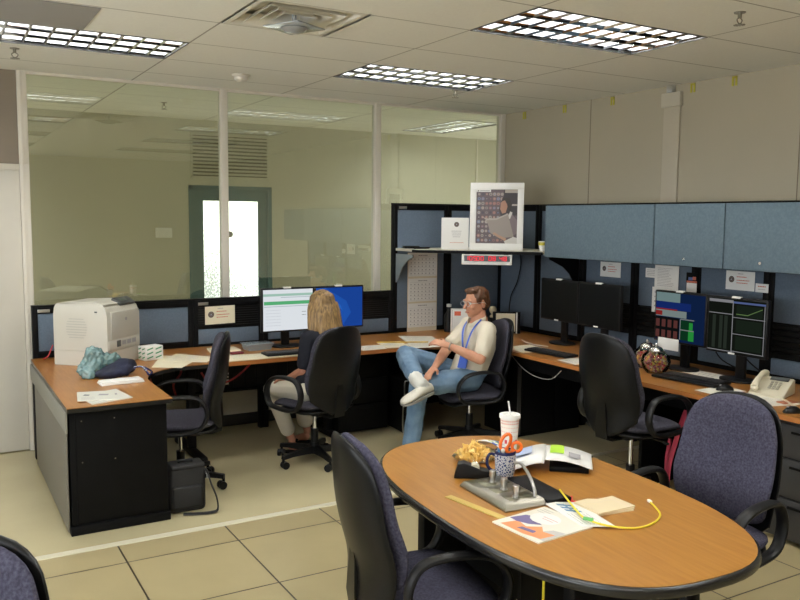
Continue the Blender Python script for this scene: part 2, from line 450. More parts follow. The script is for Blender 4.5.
ad = N.new('ShaderNodeMath'); ad.operation = 'ADD'; L.new(mr.outputs[0], ad.inputs[0]); L.new(mr2.outputs[0], ad.inputs[1])
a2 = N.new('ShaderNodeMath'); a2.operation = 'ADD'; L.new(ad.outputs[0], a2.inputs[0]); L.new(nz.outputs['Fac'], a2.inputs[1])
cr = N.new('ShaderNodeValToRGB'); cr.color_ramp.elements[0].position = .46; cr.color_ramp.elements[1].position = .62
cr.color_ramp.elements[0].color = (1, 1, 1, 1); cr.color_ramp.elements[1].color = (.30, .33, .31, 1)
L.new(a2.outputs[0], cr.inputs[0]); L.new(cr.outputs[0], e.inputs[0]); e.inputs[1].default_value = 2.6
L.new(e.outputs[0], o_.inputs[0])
MB().mm(1.87, 2.52, CY+.035, CY+.045, .25, 2.0).build('frosted_pane', m, d)
mb = MB(); mb.cyl((2.18, CY+.03, 1.62), (2.18, CY+.018, 1.62), .035, n=20); mb.build('round_sticker', M_inkgrey, d)
t = thing('wall_grille', 'pale louvred air grille above the corridor door', 'vent', (2.19, CY-.002, 2.5))
mb = MB(); mb.mm(-.46, .46, -.01, 0, .225, .25); mb.mm(-.46, .46, -.01, 0, -.25, -.225); mb.mm(-.46, -.435, -.01, 0, -.25, .25); mb.mm(.435, .46, -.01, 0, -.25, .25); mb.build('grille_frame', M_cwall, t)
mb = MB(); mb.mm(-.435, .435, -.001, 0, -.225, .225); mb.build('grille_backing', mat('grille_shadow', (.16, .15, .10), .8), t)
mb = MB()
for k in range(11): mb.box((0, -.012, -.2+.04*k), (.87, .004, .026), rot=Euler((radians(-30), 0, 0)).to_matrix())
mb.build('grille_slats', M_cwall, t)
solo(MB().mm(-.09, .09, -.012, 0, -.055, .055, .004), 'wall_plate', M_pwhite, 'small pale plate on corridor wall left of the teal door', 'wall plate', (1.42, CY-.001, 1.64))

# ------------------------------------------------------------------ ceiling fixtures
LAMP = 46.
M_tube = emis('fluorescent_tube', (1., .985, .945), LAMP)
def fixture_parts(root, nx=10, ny=3):
    W, D = TX, TY
    mb = MB(); z = .12
    for a in ((0, .004, 0, D), (W-.004, W, 0, D), (0, W, 0, .004), (0, W, D-.004, D)): mb.mm(*a, 0, z)
    mb.mm(0, W, 0, D, z, z+.004); mb.build('housing', M_refl, root)
    mb = MB()
    for a in ((0, .010, 0, D), (W-.010, W, 0, D), (0, W, 0, .010), (0, W, D-.010, D)): mb.mm(*a, -.004, .003)
    mb.build('frame', mat('fixture_frame', (.05, .05, .05), .5), root)
    mb = MB()
    PX = [(.002, .002), (.010, .013), (.005, .032), (.003, .052)]; PY = [(.003, .002), (.030, .016), (.022, .034), (.016, .052)]
    for i in range(nx+1):
        x = min(max(W*i/nx, .006), W-.006); l = 0 if i == 0 else 1; r = 0 if i == nx else 1
        mb.loft([[(x-a*l, y, b) for a, b in PX]+[(x+a*r+.0005, y, b) for a, b in PX[::-1]] for y in (.006, D-.006)])
    for j in range(ny+1):
        y = min(max(D*j/ny, .006), D-.006); l = 0 if j == 0 else 1; r = 0 if j == ny else 1
        mb.loft([[(x, y-a*l, b) for a, b in PY]+[(x, y+a*r+.0005, b) for a, b in PY[::-1]] for x in (.006, W-.006)])
    mb.build('louvre', M_louv, root)
    for j in range(ny):
        y = D*(j+.5)/ny
        MB().cyl((.03, y, .072), (W-.03, y, .072), .015, n=10).build('tube', M_tube, root)
names = {}
fx0 = None
lab = {(-.652, 1): 'recessed louvred ceiling light above the printer desk, at the upper left of the photo',
       (1.881, 1): 'recessed louvred ceiling light over the two seated people',
       (1.881, 0): 'large recessed louvred ceiling light at top right, nearest the beige wall',
       (-.652, 0): 'recessed louvred ceiling light outside the top left of the frame',
       (-.652, -1): 'recessed louvred ceiling light above and left of the camera', (1.881, -1): 'recessed louvred ceiling light above the oval table',
       (-.652, -2): 'recessed louvred ceiling light behind the camera on the left', (1.881, -2): 'recessed louvred ceiling light behind the camera on the right'}
for cx in (-.652, 1.881):
    for k in (1, 0, -1, -2):
        y = CY0-TY+1.808*k
        if fx0 is None:
            fx0 = thing('ceiling_light', lab[(cx, k)], 'ceiling light', (cx, y, ZC), 0, 'louvred ceiling lights'); fixture_parts(fx0); r = fx0
        else:
            r = copy_tree(fx0); r.location = (cx, y, ZC); r['label'] = lab[(cx, k)]
for (x, y), l in zip(cfix, ('lit ceiling light in the corridor seen through the right glass pane', 'ceiling light in the corridor behind the left glass pane', 'ceiling light at the far left end of the corridor')):
    r = copy_tree(fx0); r.location = (x+TY, y, ZC); r.rotation_euler.z = pi/2; r['label'] = l
# air diffuser
W = TX/2
t = thing('air_diffuser', 'square four-way ceiling air diffuser with a clear deflector at top centre', 'vent', (CX0+W/2, CY0+TY/2, ZC))
mb = MB()
M_dif = mat('diffuser_paint', (.72, .69, .60), .5)
def sqring(mb, a0, z0, a1, z1, th=.003):
    for q in range(4):
        R = Matrix.Rotation(q*pi/2, 3, 'Z')
        pts = [V((-a0, -a0, z0)), V((a0, -a0, z0)), V((a1, -a1, z1)), V((-a1, -a1, z1))]
        lo = [R @ p for p in pts]; hi = [R @ (p+V((0, 0, th))) for p in pts]; mb.loft([lo, hi])
sqring(mb, .300, 0, .272, 0); sqring(mb, .272, 0, .24, .055); mb.build('outer_frame', M_dif, t)
for a in (.215, .155, .095):
    mb = MB(); sqring(mb, a, -.002, a-.05, .045); mb.build('cone_ring', M_dif, t)
MB().mm(-.29, .29, -.29, .29, .075, .08).build('duct_plate', M_dif, t)
mb = MB()
mb.cyl((0, 0, -.03), (0, 0, .05), .012); mb.box((0, 0, -.045), (.24, .24, .006), .002, Euler((0, 0, .5)).to_matrix()); mb.lathe([(.0, -.075), (.05, -.07), (.075, -.052), (.07, -.048)], n=20)
mb.build('clear_deflector', mat('clear_plastic', (.72, .76, .80), .08, spec=.8, trans=.55), t)
# grey ceiling tile (return grille)
mb = MB(); mb.mm(-.652+.01, -.012, .242, .825, ZC-.006, ZC-.001)
m = mat('perforated_grey', (.28, .27, .26), .8, var=(300, (.36, .35, .33)))
solo(mb, 'ceiling_vent', m, 'flat grey perforated return-air panel in the ceiling, top left corner', 'vent')
# smoke detector, sprinklers
t = thing('smoke_detector', 'round white smoke detector on the ceiling by the glass partition', 'smoke detector', (1.268, 1.76, ZC))
MB().lathe([(.0, -.014), (.062, -.014), (.07, -.004), (.07, 0), (0, 0)]).build('base_plate', M_white, t)
MB().lathe([(.0, -.05), (.035, -.048), (.052, -.035), (.055, -.014), (0, -.014)]).build('sensor_head', M_white, t)
def sprinkler(label, x, y):
    t = thing('fire_sprinkler', label, 'sprinkler', (x, y, ZC), 0, 'fire sprinklers')
    MB().lathe([(0, -.006), (.028, -.005), (.03, 0), (0, 0)]).build('ceiling_plate', M_steel, t)
    mb = MB().cyl((0, 0, 0), (0, 0, -.03), .010); mb.tube([(-.004, 0, -.028), (-.02, 0, -.04), (-.004, 0, -.06)], .003, 6); mb.tube([(.004, 0, -.028), (.02, 0, -.04), (.004, 0, -.06)], .003, 6); mb.cyl((0, 0, -.055), (0, 0, -.063), .006)
    mb.build('sprinkler_body', M_steel, t)
    mb = MB()
    for k in range(12):
        a = k*pi/6; mb.box((.018*cos(a), .018*sin(a), -.064), (.022, .006, .002), rot=Euler((0, 0, a)).to_matrix())
    mb.cyl((0, 0, -.063), (0, 0, -.066), .014); mb.build('deflector', M_steel, t)
sprinkler('brass-grey fire sprinkler below the middle ceiling light', 3.02, 1.46)
sprinkler('fire sprinkler at the top right of the ceiling', 2.82, -1.44)
sprinkler('fire sprinkler under the top left ceiling light', -.30, 1.62)
sprinkler('fire sprinkler in the corridor behind the left glass pane', 1.15, 3.6)
# right wall post and clips
t = thing('wall_conduit', 'beige vertical cable duct with a junction box on the right wall', 'cable duct', (XR, .31, 0))
MB().mm(-.02, -.002, -.085, .075, 1.4, 2.74, .004).build('duct', M_post, t)
MB().mm(-.04, -.002, -.10, .09, 2.72, 2.83, .005).build('junction_box', mat('pale_box', (.56, .52, .42), .5), t)
mb = MB().mm(-.05, -.01, -.03, .03, 2.83, ZC-.004, .003); mb.build('conduit_stub', M_alu, t)
for k, (y, l) in enumerate(((1.583, 'second from the glass corner'), (.972, 'just left of the wall duct'), (-.257, 'right of the wall duct, nearest the picture edge'), (2.17, 'nearest the glass corner'), (.12, 'beside the junction box'))):
    mb = MB(); mb.mm(-.006, 0, -.022, -.008, -.035, .035); mb.mm(-.006, 0, .008, .022, -.035, .035); mb.mm(-.006, 0, -.022, .022, .02, .035)
    solo(mb, 'wall_clip', M_yel, 'yellow clip atop the beige wall, '+l, 'clip', (XR-.001, y, ZC-.045), 0, 'yellow wall clips')

# ------------------------------------------------------------------ partitions
def panel(L_, z0, z1, style, group, label, loc, rz):
    """panel running along local +x from 0..L_, front face at local -y"""
    t = thing('cubicle_partition', label, 'partition', loc, rz, group)
    TH = .06; fw = .04
    mb = MB(); mb.mm(0, fw, 0, TH, 0, z1, .003); mb.mm(L_-fw, L_, 0, TH, 0, z1, .003); mb.mm(fw, L_-fw, 0, TH, z1-.05, z1, .003)
    if z1 > 1.5: mb.mm(fw, L_-fw, 0, TH, .03, .11, .003); mb.mm(fw, L_-fw, .012, TH-.012, .11, z0)
    else: mb.mm(fw, L_-fw, .012, TH-.012, .60, z0)
    mb.build('frame', M_blk, t)
    MB().mm(-.001, L_+.001, -.003, TH+.003, z1, z1+.012, .003).build('top_cap', M_blk, t)
    if style == 'blue':
        MB().mm(fw, L_-fw, .008, TH-.01, z0, z1-.05, .004).build('fabric_panel', M_blue, t)
        mb = MB().mm(fw, L_-fw, .004, TH-.01, z0-.03, z0, .002); mb.build('lower_rail', M_blk, t)
    elif style == 'slat':
        MB().mm(fw, L_-fw, .008, TH-.01, .77, .89, .004).build('fabric_panel', M_blue, t)
        mb = MB(); mb.mm(fw, L_-fw, .03, TH-.01, .60, z1-.05)
        n = 9
        for k in range(n): 
            z = .90+(z1-.06-.90)*(k+.5)/n; mb.mm(fw, L_-fw, .010, .032, z-.009, z+.009, .002)
        mb.build('tool_rail', M_slat, t)
    elif style == 'mix':
        MB().mm(fw, L_-fw, .008, TH-.01, 1.14, z1-.05, .004).build('fabric_panel', M_blue, t)
        MB().mm(fw, L_-fw, .008, TH-.01, .78, .89, .004).build('fabric_panel', M_blue, t)
        mb = MB(); mb.mm(fw, L_-fw, .03, TH-.01, .85, 1.2)
        for k in range(6):
            z = .90+.23*(k+.5)/6; mb.mm(fw, L_-fw, .006, .032, z-.016, z+.016, .002)
        mb.build('tool_rail', M_slat, t)
    return t
YP = 2.28; ZLOW = 1.135
p = panel(1.21, .80, ZLOW, 'blue', 'low partitions below the glass', 'low black-framed partition with blue fabric behind the printer', (-.19, YP, 0), 0)
def plate(parent, x, z): MB().mm(x, x+.085, -.004, 0, z-.012, z+.012, .002).build('name_plate', M_alu, parent)
plate(p, .04, 1.105)
p = panel(.605, .80, ZLOW, 'slat', 'low partitions below the glass', 'low black slatted partition behind the small white card', (1.022, YP, 0), 0); plate(p, .04, 1.105)
panel(.63, .80, ZLOW, 'slat', 'low partitions below the glass', 'low black slatted partition behind the white and blue screens', (1.629, YP, 0), 0)
panel(.645, .80, ZLOW, 'slat', 'low partitions below the glass', 'low black slatted partition right of the blue screen', (2.261, YP, 0), 0)
ZT = 1.95
p = panel(.6, .79, ZT, 'blue', 'tall corner partitions', 'tall blue partition carrying the three-month calendar', (2.912, YP, 0), 0); plate(p, .05, 1.92)
panel(.664, .79, ZT, 'blue', 'tall corner partitions', 'tall blue partition behind the framed picture, left of the corner', (3.514, YP, 0), 0)
XP = 4.12
desc = ['tall blue partition right of the corner behind the clock cable', 'tall blue partition behind the left half of the black twin monitors', 'tall blue partition with the pinned white card above the black twin monitors',
        'tall blue partition with the pinned white pages behind the candy jars', 'tall blue partition with the pinned card above the line-graph monitor', 'tall blue partition behind the beige telephone', 'tall blue partition past the right edge of the picture']
for k in range(7):
    panel(.606, .79 if k < 2 else .80, ZT, 'blue' if k < 2 else 'mix', 'tall partitions along the right wall', desc[k], (XP, YP-.002-.61*k, 0), -pi/2)

# ------------------------------------------------------------------ overhead bins
def bin_unit(y0, y1, doors, label, first=False):
    t = thing('overhead_cabinet', label, 'cabinet', (XP-.008, y0, 1.50), 0, 'overhead cabinets')
    L_ = y0-y1
    mb = MB(); mb.mm(-.34, 0, -L_, 0, 0, .02); mb.mm(-.34, 0, -L_, 0, .41, .43); mb.mm(-.34, 0, -.015, 0, .02, .41); mb.mm(-.34, 0, -L_, -L_+.015, .02, .41); mb.mm(-.01, 0, -L_, 0, .02, .41)
    mb.build('cabinet_body', M_blk, t)
    n = len(doors)-1
    for a, b in zip(doors, doors[1:]):
        dr = MB().mm(-.366, -.341, b-y0+.003, a-y0-.003, .003, .44, .006).build('door', M_bin, t)
        if n > 1:
            mb = MB(); ym = (a+b)/2-y0+.02; mb.cyl((-.366, ym, .055), (-.371, ym, .055), .010, n=12); mb.build('lock', M_chrome, dr)
    return t
bin_unit(1.135, -.075, [1.135, -.075], 'long blue overhead cabinet with one wide door, left of the seam')
bin_unit(-.079, -1.29, [-.079, -.683, -1.29], 'blue overhead cabinet with two locked doors, at the right edge')
bin_unit(-1.294, -2.0, [-1.294, -2.0], 'blue overhead cabinet past the right edge of the picture')
# bracket under first bin
mb = MB()
out = [(0, 0), (-.34, 0)] + [(-.34*(1-sin(a))-.0, -.24*(1-cos(a))) for a in [i*pi/2/8 for i in range(1, 9)]]
out = [(0, 0), (-.34, 0), (-.33, -.02), (-.27, -.045), (-.18, -.085), (-.10, -.15), (-.04, -.24), (0, -.26)]
mb.prism(out, -.006, .006, f=lambda x, y, z: (x, z, y))
solo(mb, 'shelf_bracket', M_blk, 'black curved bracket under the left end of the overhead cabinets', 'bracket', (XP-.009, 1.10, 1.498))

# ------------------------------------------------------------------ corner shelf and what stands on it
ZS = 1.545
t = thing('corner_shelf', 'diagonal corner shelf holding the framed picture', 'shelf', (0, 0, 0))
mb = MB(); A = [(2.93, YP-.004), (2.93, 1.98), (3.755, 1.16), (XP-.004, 1.16), (XP-.004, YP-.004)]
mb.prism(A, ZS-.022, ZS); mb.build('shelf_board', mat('shelf_top', (.60, .56, .46), .5), t)
mb = MB(); d_ = V((.825, -.82, 0)).normalized(); n_ = V((-.705, -.709, 0))
fr = frame((2.93, 1.98, ZS-.03), (d_.x, d_.y, 0), (0, 0, 1)); mb.slab(fr, 0, 1.163, 0, .026, .001, .014); mb.build('front_edge', M_blk, t)
mb = MB(); mb.prism([(0, 0), (-.30, 0), (-.30, -.025), (-.22, -.05), (-.12, -.12), (-.05, -.22), (0, -.27)], -.006, .006, f=lambda x, y, z: (2.937+z, YP-.004+x, ZS-.05+y))
mb.build('end_bracket', mat('grey_bracket', (.20, .235, .25), .5), t)
# picture
def leaning(loc, rz, tilt): return Matrix.Translation(V(loc)) @ Matrix.Rotation(rz, 4, 'Z') @ Matrix.Rotation(tilt, 4, 'X')
RZC = -radians(40)   # things on the shelf face the room: local -y outward
t = thing('framed_picture', 'white-framed picture of a seated reader holding a newspaper, standing on the corner shelf', 'picture', (3.545, 1.555, ZS+.001)); t.rotation_euler = (radians(-5), 0, RZC)
Wp, Hp = .475, .60
mb = MB()
for a in ((-Wp/2, Wp/2, 0, .06), (-Wp/2, Wp/2, Hp-.06, Hp), (-Wp/2, -Wp/2+.055, .06, Hp-.06), (Wp/2-.055, Wp/2, .06, Hp-.06)): mb.mm(a[0], a[1], -.011, .011, a[2], a[3], .003)
mb.build('picture_frame', M_pwhite, t)
mb = MB(); fr = frame((0, -.006, .06), (1, 0, 0), (0, 0, 1))
w2 = Wp/2-.055; h2 = Hp-.12
cm = lambda n, c: mat(n, c, .45)
mb.mi(cm('pic_bg', (.10, .075, .085))); mb.slab(fr, -w2, w2, 0, h2, -.006, 0)
rnd = random.Random(3)
cs = [cm('pic_a', (.30, .26, .24)), cm('pic_b', (.16, .20, .30)), cm('pic_c', (.30, .15, .13)), cm('pic_d', (.38, .34, .30)), cm('pic_e', (.06, .05, .07))]
for i in range(8):
    for j in range(11):
        u = -w2+.02+.034*i; v = .02+.041*j
        if u > .065 or v < .0: continue
        mb.mi(rnd.choice(cs)); mb.disc(fr, u+.004, v+.008, .010+rnd.random()*.006, .0006, 10)
        mb.mi(rnd.choice(cs)); mb.disc(fr, u+.004, v+.008, .006, .0009, 8)
mb.mi(cm('pic_dark', (.03, .025, .03))); mb.quad(fr, .06, w2, .25, h2, .0012); mb.poly(fr, [(.02, .30), (.05, .41), (.10, .43), (.15, .38), (.16, .18), (.14, .10), (.05, .2)], .0015)
mb.mi(cs[3]); mb.quad(fr, .07, w2, h2-.03, h2, .0016); mb.quad(fr, .10, w2, .335, .35, .0016)
mb.mi(cm('pic_face', (.36, .19, .13))); mb.poly(fr, [(.03, .305), (.035, .36), (.055, .385), (.085, .38), (.095, .33), (.08, .275), (.05, .265)], .002)
mb.mi(cm('pic_hair', (.025, .018, .016))); mb.poly(fr, [(.035, .37), (.06, .405), (.11, .405), (.135, .35), (.12, .29), (.10, .30), (.09, .35), (.07, .385)], .0024)
mb.mi(cm('pic_cloth', (.17, .13, .14))); mb.poly(fr, [(.08, .27), (.14, .26), (w2, .20), (w2, .09), (.13, .06), (.10, .15)], .0022)
mb.mi(cm('pic_cuff', (.55, .53, .50))); mb.poly(fr, [(.09, .22), (.12, .285), (.14, .275), (.12, .22)], .0026); mb.poly(fr, [(.07, .02), (.15, .06), (w2, .05), (w2, 0), (.08, 0)], .0026)
mb.mi(cm('pic_news', (.27, .235, .21))); mb.poly(fr, [(-.09, .215), (.0, .22), (.10, .265), (.155, .06), (.03, .045), (-.05, .09)], .003)
mb.mi(cs[3]); mb.poly(fr, [(-.125, .235), (-.09, .205), (.0, .21), (.10, .255), (.10, .268), (.0, .225), (-.09, .222)], .0034)
mb.mi(cm('pic_hand', (.40, .23, .16))); mb.poly(fr, [(-.03, .085), (.0, .065), (.08, .02), (.09, .045), (.03, .07), (-.02, .10)], .0036)
mb.mi(M_pwhite); mb.quad(fr, -w2, -.055, h2-.022, h2, .0012); mb.mi(M_inkgrey); mb.quad(fr, -w2+.03, -.065, h2-.015, h2-.008, .0016); mb.mi(M_ink); mb.disc(fr, -w2+.015, h2-.012, .006, .0016, 10)
mb.build('photo_print', None, t)
MB().box((0, .045, Hp*.4), (.05, .006, Hp*.7), rot=Euler((radians(-10), 0, 0)).to_matrix()).build('easel_back', M_blk, t)
# white binder sign
def emblem(mb, fr, u, v, r, d=.0012):
    mb.mi(M_ink); mb.disc(fr, u, v, r, d, 24); mb.mi(mat('emblem_mid', (.25, .17, .12), .6)); mb.disc(fr, u, v, r*.72, d+.0005, 20)
    mb.mi(M_ink); mb.disc(fr, u, v, r*.55, d+.001, 16); mb.mi(M_inkgrey); mb.poly(fr, [(u, v+r*.45), (u+r*.35, v-r*.25), (u-r*.35, v-r*.25)], d+.0015)
def textline(mb, fr, u0, u1, v, h, d, rnd_):
    u = u0
    while u < u1:
        w_ = min(h*(.8+rnd_.random()*1.6), u1-u); mb.quad(fr, u, u+w_, v-h/2, v+h/2, d); u += w_+h*.45
t = thing('white_binder', 'white ring binder with a round emblem standing on the corner shelf', 'binder', (3.285, 1.82, ZS+.001), -radians(30))
mb = MB(); mb.mm(-.12, .12, -.022, -.018, 0, .285, .001); mb.mm(-.12, .12, .018, .022, 0, .285, .001); mb.mm(-.124, -.12, -.022, .022, 0, .285, .001); mb.build('cover', M_pwhite, t)
MB().mm(-.118, .112, -.016, .016, .004, .279).build('page_block', M_paper, t)
mb = MB(); fr = frame((0, -.0222, 0), (1, 0, 0), (0, 0, 1)); emblem(mb, fr, .01, .225, .022)
mb.mi(M_inkgrey); r_ = random.Random(1)
for i, z in enumerate((.165, .148, .131, .114)): textline(mb, fr, -.035+.004*i, .055-.003*i, z, .005, .001, r_)
mb.mi(M_inkred); textline(mb, fr, -.05, .075, .062, .004, .001, r_)
mb.build('cover_print', None, t)
# cup and pens on shelf
t = thing('paper_cup', 'small white and yellow cup at the right end of the corner shelf', 'cup', (3.84, 1.27, ZS+.001))
MB().lathe([(.0, 0), (.026, 0), (.036, .085), (.033, .085), (.024, .004), (0, .004)]).build('cup_body', M_pwhite, t)
MB().lathe([(.034, .05), (.0365, .078), (.0372, .078), (.0347, .05)]).build('yellow_band', M_yel, t)
mb = MB(); mb.tube([(-.09, 0, .009), (.09, 0, .009)], .008, 8, smooth=0); mb.cyl((.09, 0, .009), (.105, 0, .009), .006, .002)
solo(mb, 'marker_pen', M_plastic, 'black marker lying at the left of the corner shelf', 'pen', (3.06, 2.03, ZS), radians(10))
mb = MB(); mb.mm(-.075, .075, -.03, .03, 0, .022, .004); solo(mb, 'hole_punch', M_plastic, 'low black desk tool on the corner shelf beside the binder', 'office tool', (3.02, 2.15, ZS+.001), -.1)
# LED clock
t = thing('digital_clock', 'white-framed clock with red digits hanging under the corner shelf', 'clock', (3.395, 1.487, ZS-.124), RZC-.05)
mb = MB(); mb.mm(-.22, .22, 0, .045, 0, .09, .004); mb.build('case', M_pwhite, t)
MB().mm(-.198, .205, -.002, .001, .030, .082).build('display_window', mat('display_dark', (.02, .004, .004), .2), t)
M_led = emis('red_led', (.85, .015, .03), 1.1)
SEG = {'0': 'abcdef', '1': 'bc', '2': 'abged', '3': 'abgcd', '4': 'fgbc', '5': 'afgcd', '6': 'afgecd', '7': 'abc', '8': 'abcdefg', '9': 'abcdfg'}
def digit(mb, fr, u, v, w, h, c, d):
    s = h*.09; m_ = h/2
    R = {'a': (0, w, h-s, h+s), 'd': (0, w, -s, s), 'g': (0, w, m_-s, m_+s), 'f': (-s, s, m_, h), 'b': (w-s, w+s, m_, h), 'e': (-s, s, 0, m_), 'c': (w-s, w+s, 0, m_)}
    for k in SEG[c]: a = R[k]; mb.quad(fr, u+a[0], u+a[1], v+a[2], v+a[3], d)
mb = MB(); fr = frame((0, -.002, .03), (1, 0, 0), (0, 0, 1))
for u0, s_ in ((-.185, '105'), (-.085, '00'), (.02, '08'), (.115, '48')):
    for i, c in enumerate(s_): digit(mb, fr, u0+.036*i, .009, .022, .034, c, .0012)
mb.build('digits', M_led, t)
MB().mm(-.19, -.15, .01, .03, .088, .1).mm(.15, .19, .01, .03, .088, .1).build('hanger', M_blk, t)
mb = MB(); mb.tube([(4.09, 1.90, 1.52), (4.095, 1.88, 1.40), (4.095, 1.93, 1.22), (4.095, 2.02, 1.08), (4.09, 2.04, .92), (4.07, 2.0, .77)], .006, 6)
solo(mb, 'clock_cable', M_plastic, 'black power cable drooping from the red clock down the blue partition', 'cable')
# calendar
t = thing('wall_calendar', 'three-month paper calendar hanging on the tall blue partition left of the corner', 'calendar', (3.225, YP-.004, 0))
mb = MB(); mb.mm(-.165, .165, -.003, 0, .745, 1.50); mb.build('backing_card', mat('calendar_card', (.70, .63, .48), .7), t)
for z0, z1 in ((1.275, 1.495), (1.035, 1.255), (.79, 1.018)):
    pg = MB().mm(-.158, .158, -.006, -.003, z0, z1).build('month_sheet', M_pwhite, t)
    mb = MB(); fr = frame((0, -.0062, z0), (1, 0, 0), (0, 0, 1)); H = z1-z0; r_ = random.Random(2)
    mb.mi(M_inkgrey); textline(mb, fr, -.05, .05, H-.022, .008, .0006, r_)
    for i in range(7):
        for j in range(5):
            mb.quad(fr, -.135+.041*i, -.135+.041*i+.011, .022+.034*j, .022+.034*j+.010, .0006)
    for j in range(6): mb.quad(fr, -.145, .145, .012+.034*j, .0132+.034*j, .0006)
    mb.build('month_print', None, pg)

# ------------------------------------------------------------------ pinned cards
def card(name, label, cat, o, u, v, w, h, style, group=None):
    fr0 = frame((0, 0, 0), u, v)
    t = thing(name, label, cat, o, 0, group)
    MB().slab(fr0, 0, w, 0, h, 0, .0015).build('sheet', M_cream if style == 'creamsign' else M_pwhite, t)
    mb = MB(); f2 = lambda a, b, c=0.: fr0(a, b, .0016+c); r_ = random.Random(5)
    if style in ('sign', 'creamsign'):
        emblem(mb, f2, w*.2, h*.55, h*.17, .0004)
        mb.mi(M_inkred)
        for k, (b, l_) in enumerate(((.70, .62), (.52, .72), (.38, .66))): textline(mb, f2, w*.38, w*l_+w*.1, h*b, h*.045, .0005, r_)
        mb.mi(M_inkgrey); textline(mb, f2, w*.42, w*.6, h*.86, h*.04, .0005, r_)
    elif style == 'page':
        mb.mi(M_inkgrey)
        for k in range(12): textline(mb, f2, w*.12, w*(.6+.25*r_.random()), h*(.88-.065*k), h*.016, .0005, r_)
    elif style == 'note':
        mb.mi(M_inkgrey)
        for k in range(4): textline(mb, f2, w*.12, w*.8, h*(.8-.18*k), h*.05, .0005, r_)
    elif style == 'tag':
        mb.mi(M_inkred); textline(mb, f2, w*.2, w*.8, h*.68, h*.12, .0005, r_); mb.mi(M_inkgrey); textline(mb, f2, w*.2, w*.75, h*.35, h*.06, .0005, r_)
    mb.build('print', None, t); return t
XF = XP-.006-.0005; U = (0, -1, 0); Z = (0, 0, 1)
card('pinned_sign', 'white card with black round emblem and red text above the black twin monitors', 'sign', (XF+.01, .84, 1.345), U, Z, .235, .125, 'sign')
card('paper_note', 'small pale green note pinned left of the white page', 'note', (XF+.012, .335, 1.37), U, Z, .12, .075, 'note')
card('paper_page', 'white printed page pinned upright above the jars', 'paper', (XF-.004, .225, 1.285), U, Z, .235, .19, 'page')
card('paper_page', 'long narrow white page half hidden behind the colourful monitor', 'paper', (XF+.008, .255, 1.10), U, Z, .21, .20, 'note')
card('pinned_sign', 'white card with round emblem and red text above the line-graph monitor', 'sign', (XF+.01, -.425, 1.335), U, Z, .235, .135, 'sign')
card('small_card', 'small white card with red heading on the black partition post', 'card', (XF-.006, -.68, 1.335), U, Z, .10, .06, 'tag')
t = thing('calendar_card', 'small black and red desk calendar with a white lower half on the partition post', 'calendar', (XF-.006, -.085, 1.285))
fr0 = frame((0, 0, 0), U, Z); MB().slab(fr0, 0, .105, 0, .15, 0, .002).build('backing', M_blk, t)
mb = MB(); f2 = lambda a, b, c=0.: fr0(a, b, .0022+c); mb.mi(M_pwhite); mb.quad(f2, .005, .1, .003, .072); mb.mi(M_inkred); mb.quad(f2, .005, .1, .074, .088); mb.mi(mat('card_blue', (.10, .15, .35), .6)); mb.quad(f2, .02, .06, .092, .115); mb.mi(M_inkred); mb.quad(f2, .06, .09, .095, .12); mb.build('print', None, t)
card('pinned_sign', 'cream card with black emblem on the low slatted partition behind the left chair', 'sign', (1.115, YP-.012, .93), (1, 0, .02), (0, 0, 1), .255, .15, 'creamsign')

# ------------------------------------------------------------------ worktops
ZD = .75
DESK = []
def worktop(name, label, outline, m, th=.03, edge=M_edge, bev=.006):
    t = thing(name, label, 'worktop', (0, 0, 0))
    mb = MB(); mb.prism(outline, ZD-.004, ZD); mb.build('laminate_top', m, t)
    mb = MB(); mb.prism([(x, y) for x, y in outline], ZD-th, ZD-.0041); mb.build('edge_band', edge, t)
    DESK.append(t); return t
def arc(cx, cy, r, a0, a1, n=10): return [(cx+r*cos(radians(a0+(a1-a0)*i/n)), cy+r*sin(radians(a0+(a1-a0)*i/n))) for i in range(n+1)]
# left leg with corner
M_edgew = mat('wood_edge', (.40, .15, .04), .35)
o1 = [(-.21, .47), (.375, .47), (.375, 1.05)] + [(.375+.40*(1-cos(a))+0, 1.05+.42*sin(a)) for a in [i*pi/2/8 for i in range(1, 9)]] + [(1.03, 1.47), (1.03, YP-.005), (-.21, YP-.005)]
worktop('desk_worktop', 'orange wood worktop of the left desk carrying the printer', o1, M_woodd)
o2 = [(1.032, 1.47), (2.40, 1.47), (2.40, YP-.005), (1.032, YP-.005)]
worktop('desk_worktop', 'wood worktop below the white screen in front of the woman', o2, M_woodx, edge=M_edgew)
o3 = [(2.402, 1.47), (2.62, 1.47)] + [(2.62+.60*sin(a), 1.47-.55*(1-cos(a))) for a in [i*pi/2/10 for i in range(1, 10)]] + [(3.24, .90), (XP-.005, .90), (XP-.005, YP-.005), (2.402, YP-.005)]
worktop('desk_worktop', 'curved corner worktop behind the seated man', o3, M_woodx, edge=M_edgew)
o4 = [(3.24, .898), (3.24, -2.0), (XP-.005, -2.0), (XP-.005, .898)]
worktop('desk_worktop', 'long wood worktop of the right desk below the overhead cabinets', [(p[0], p[1]) for p in o4][::-1], M_woodd, edge=M_edgew)
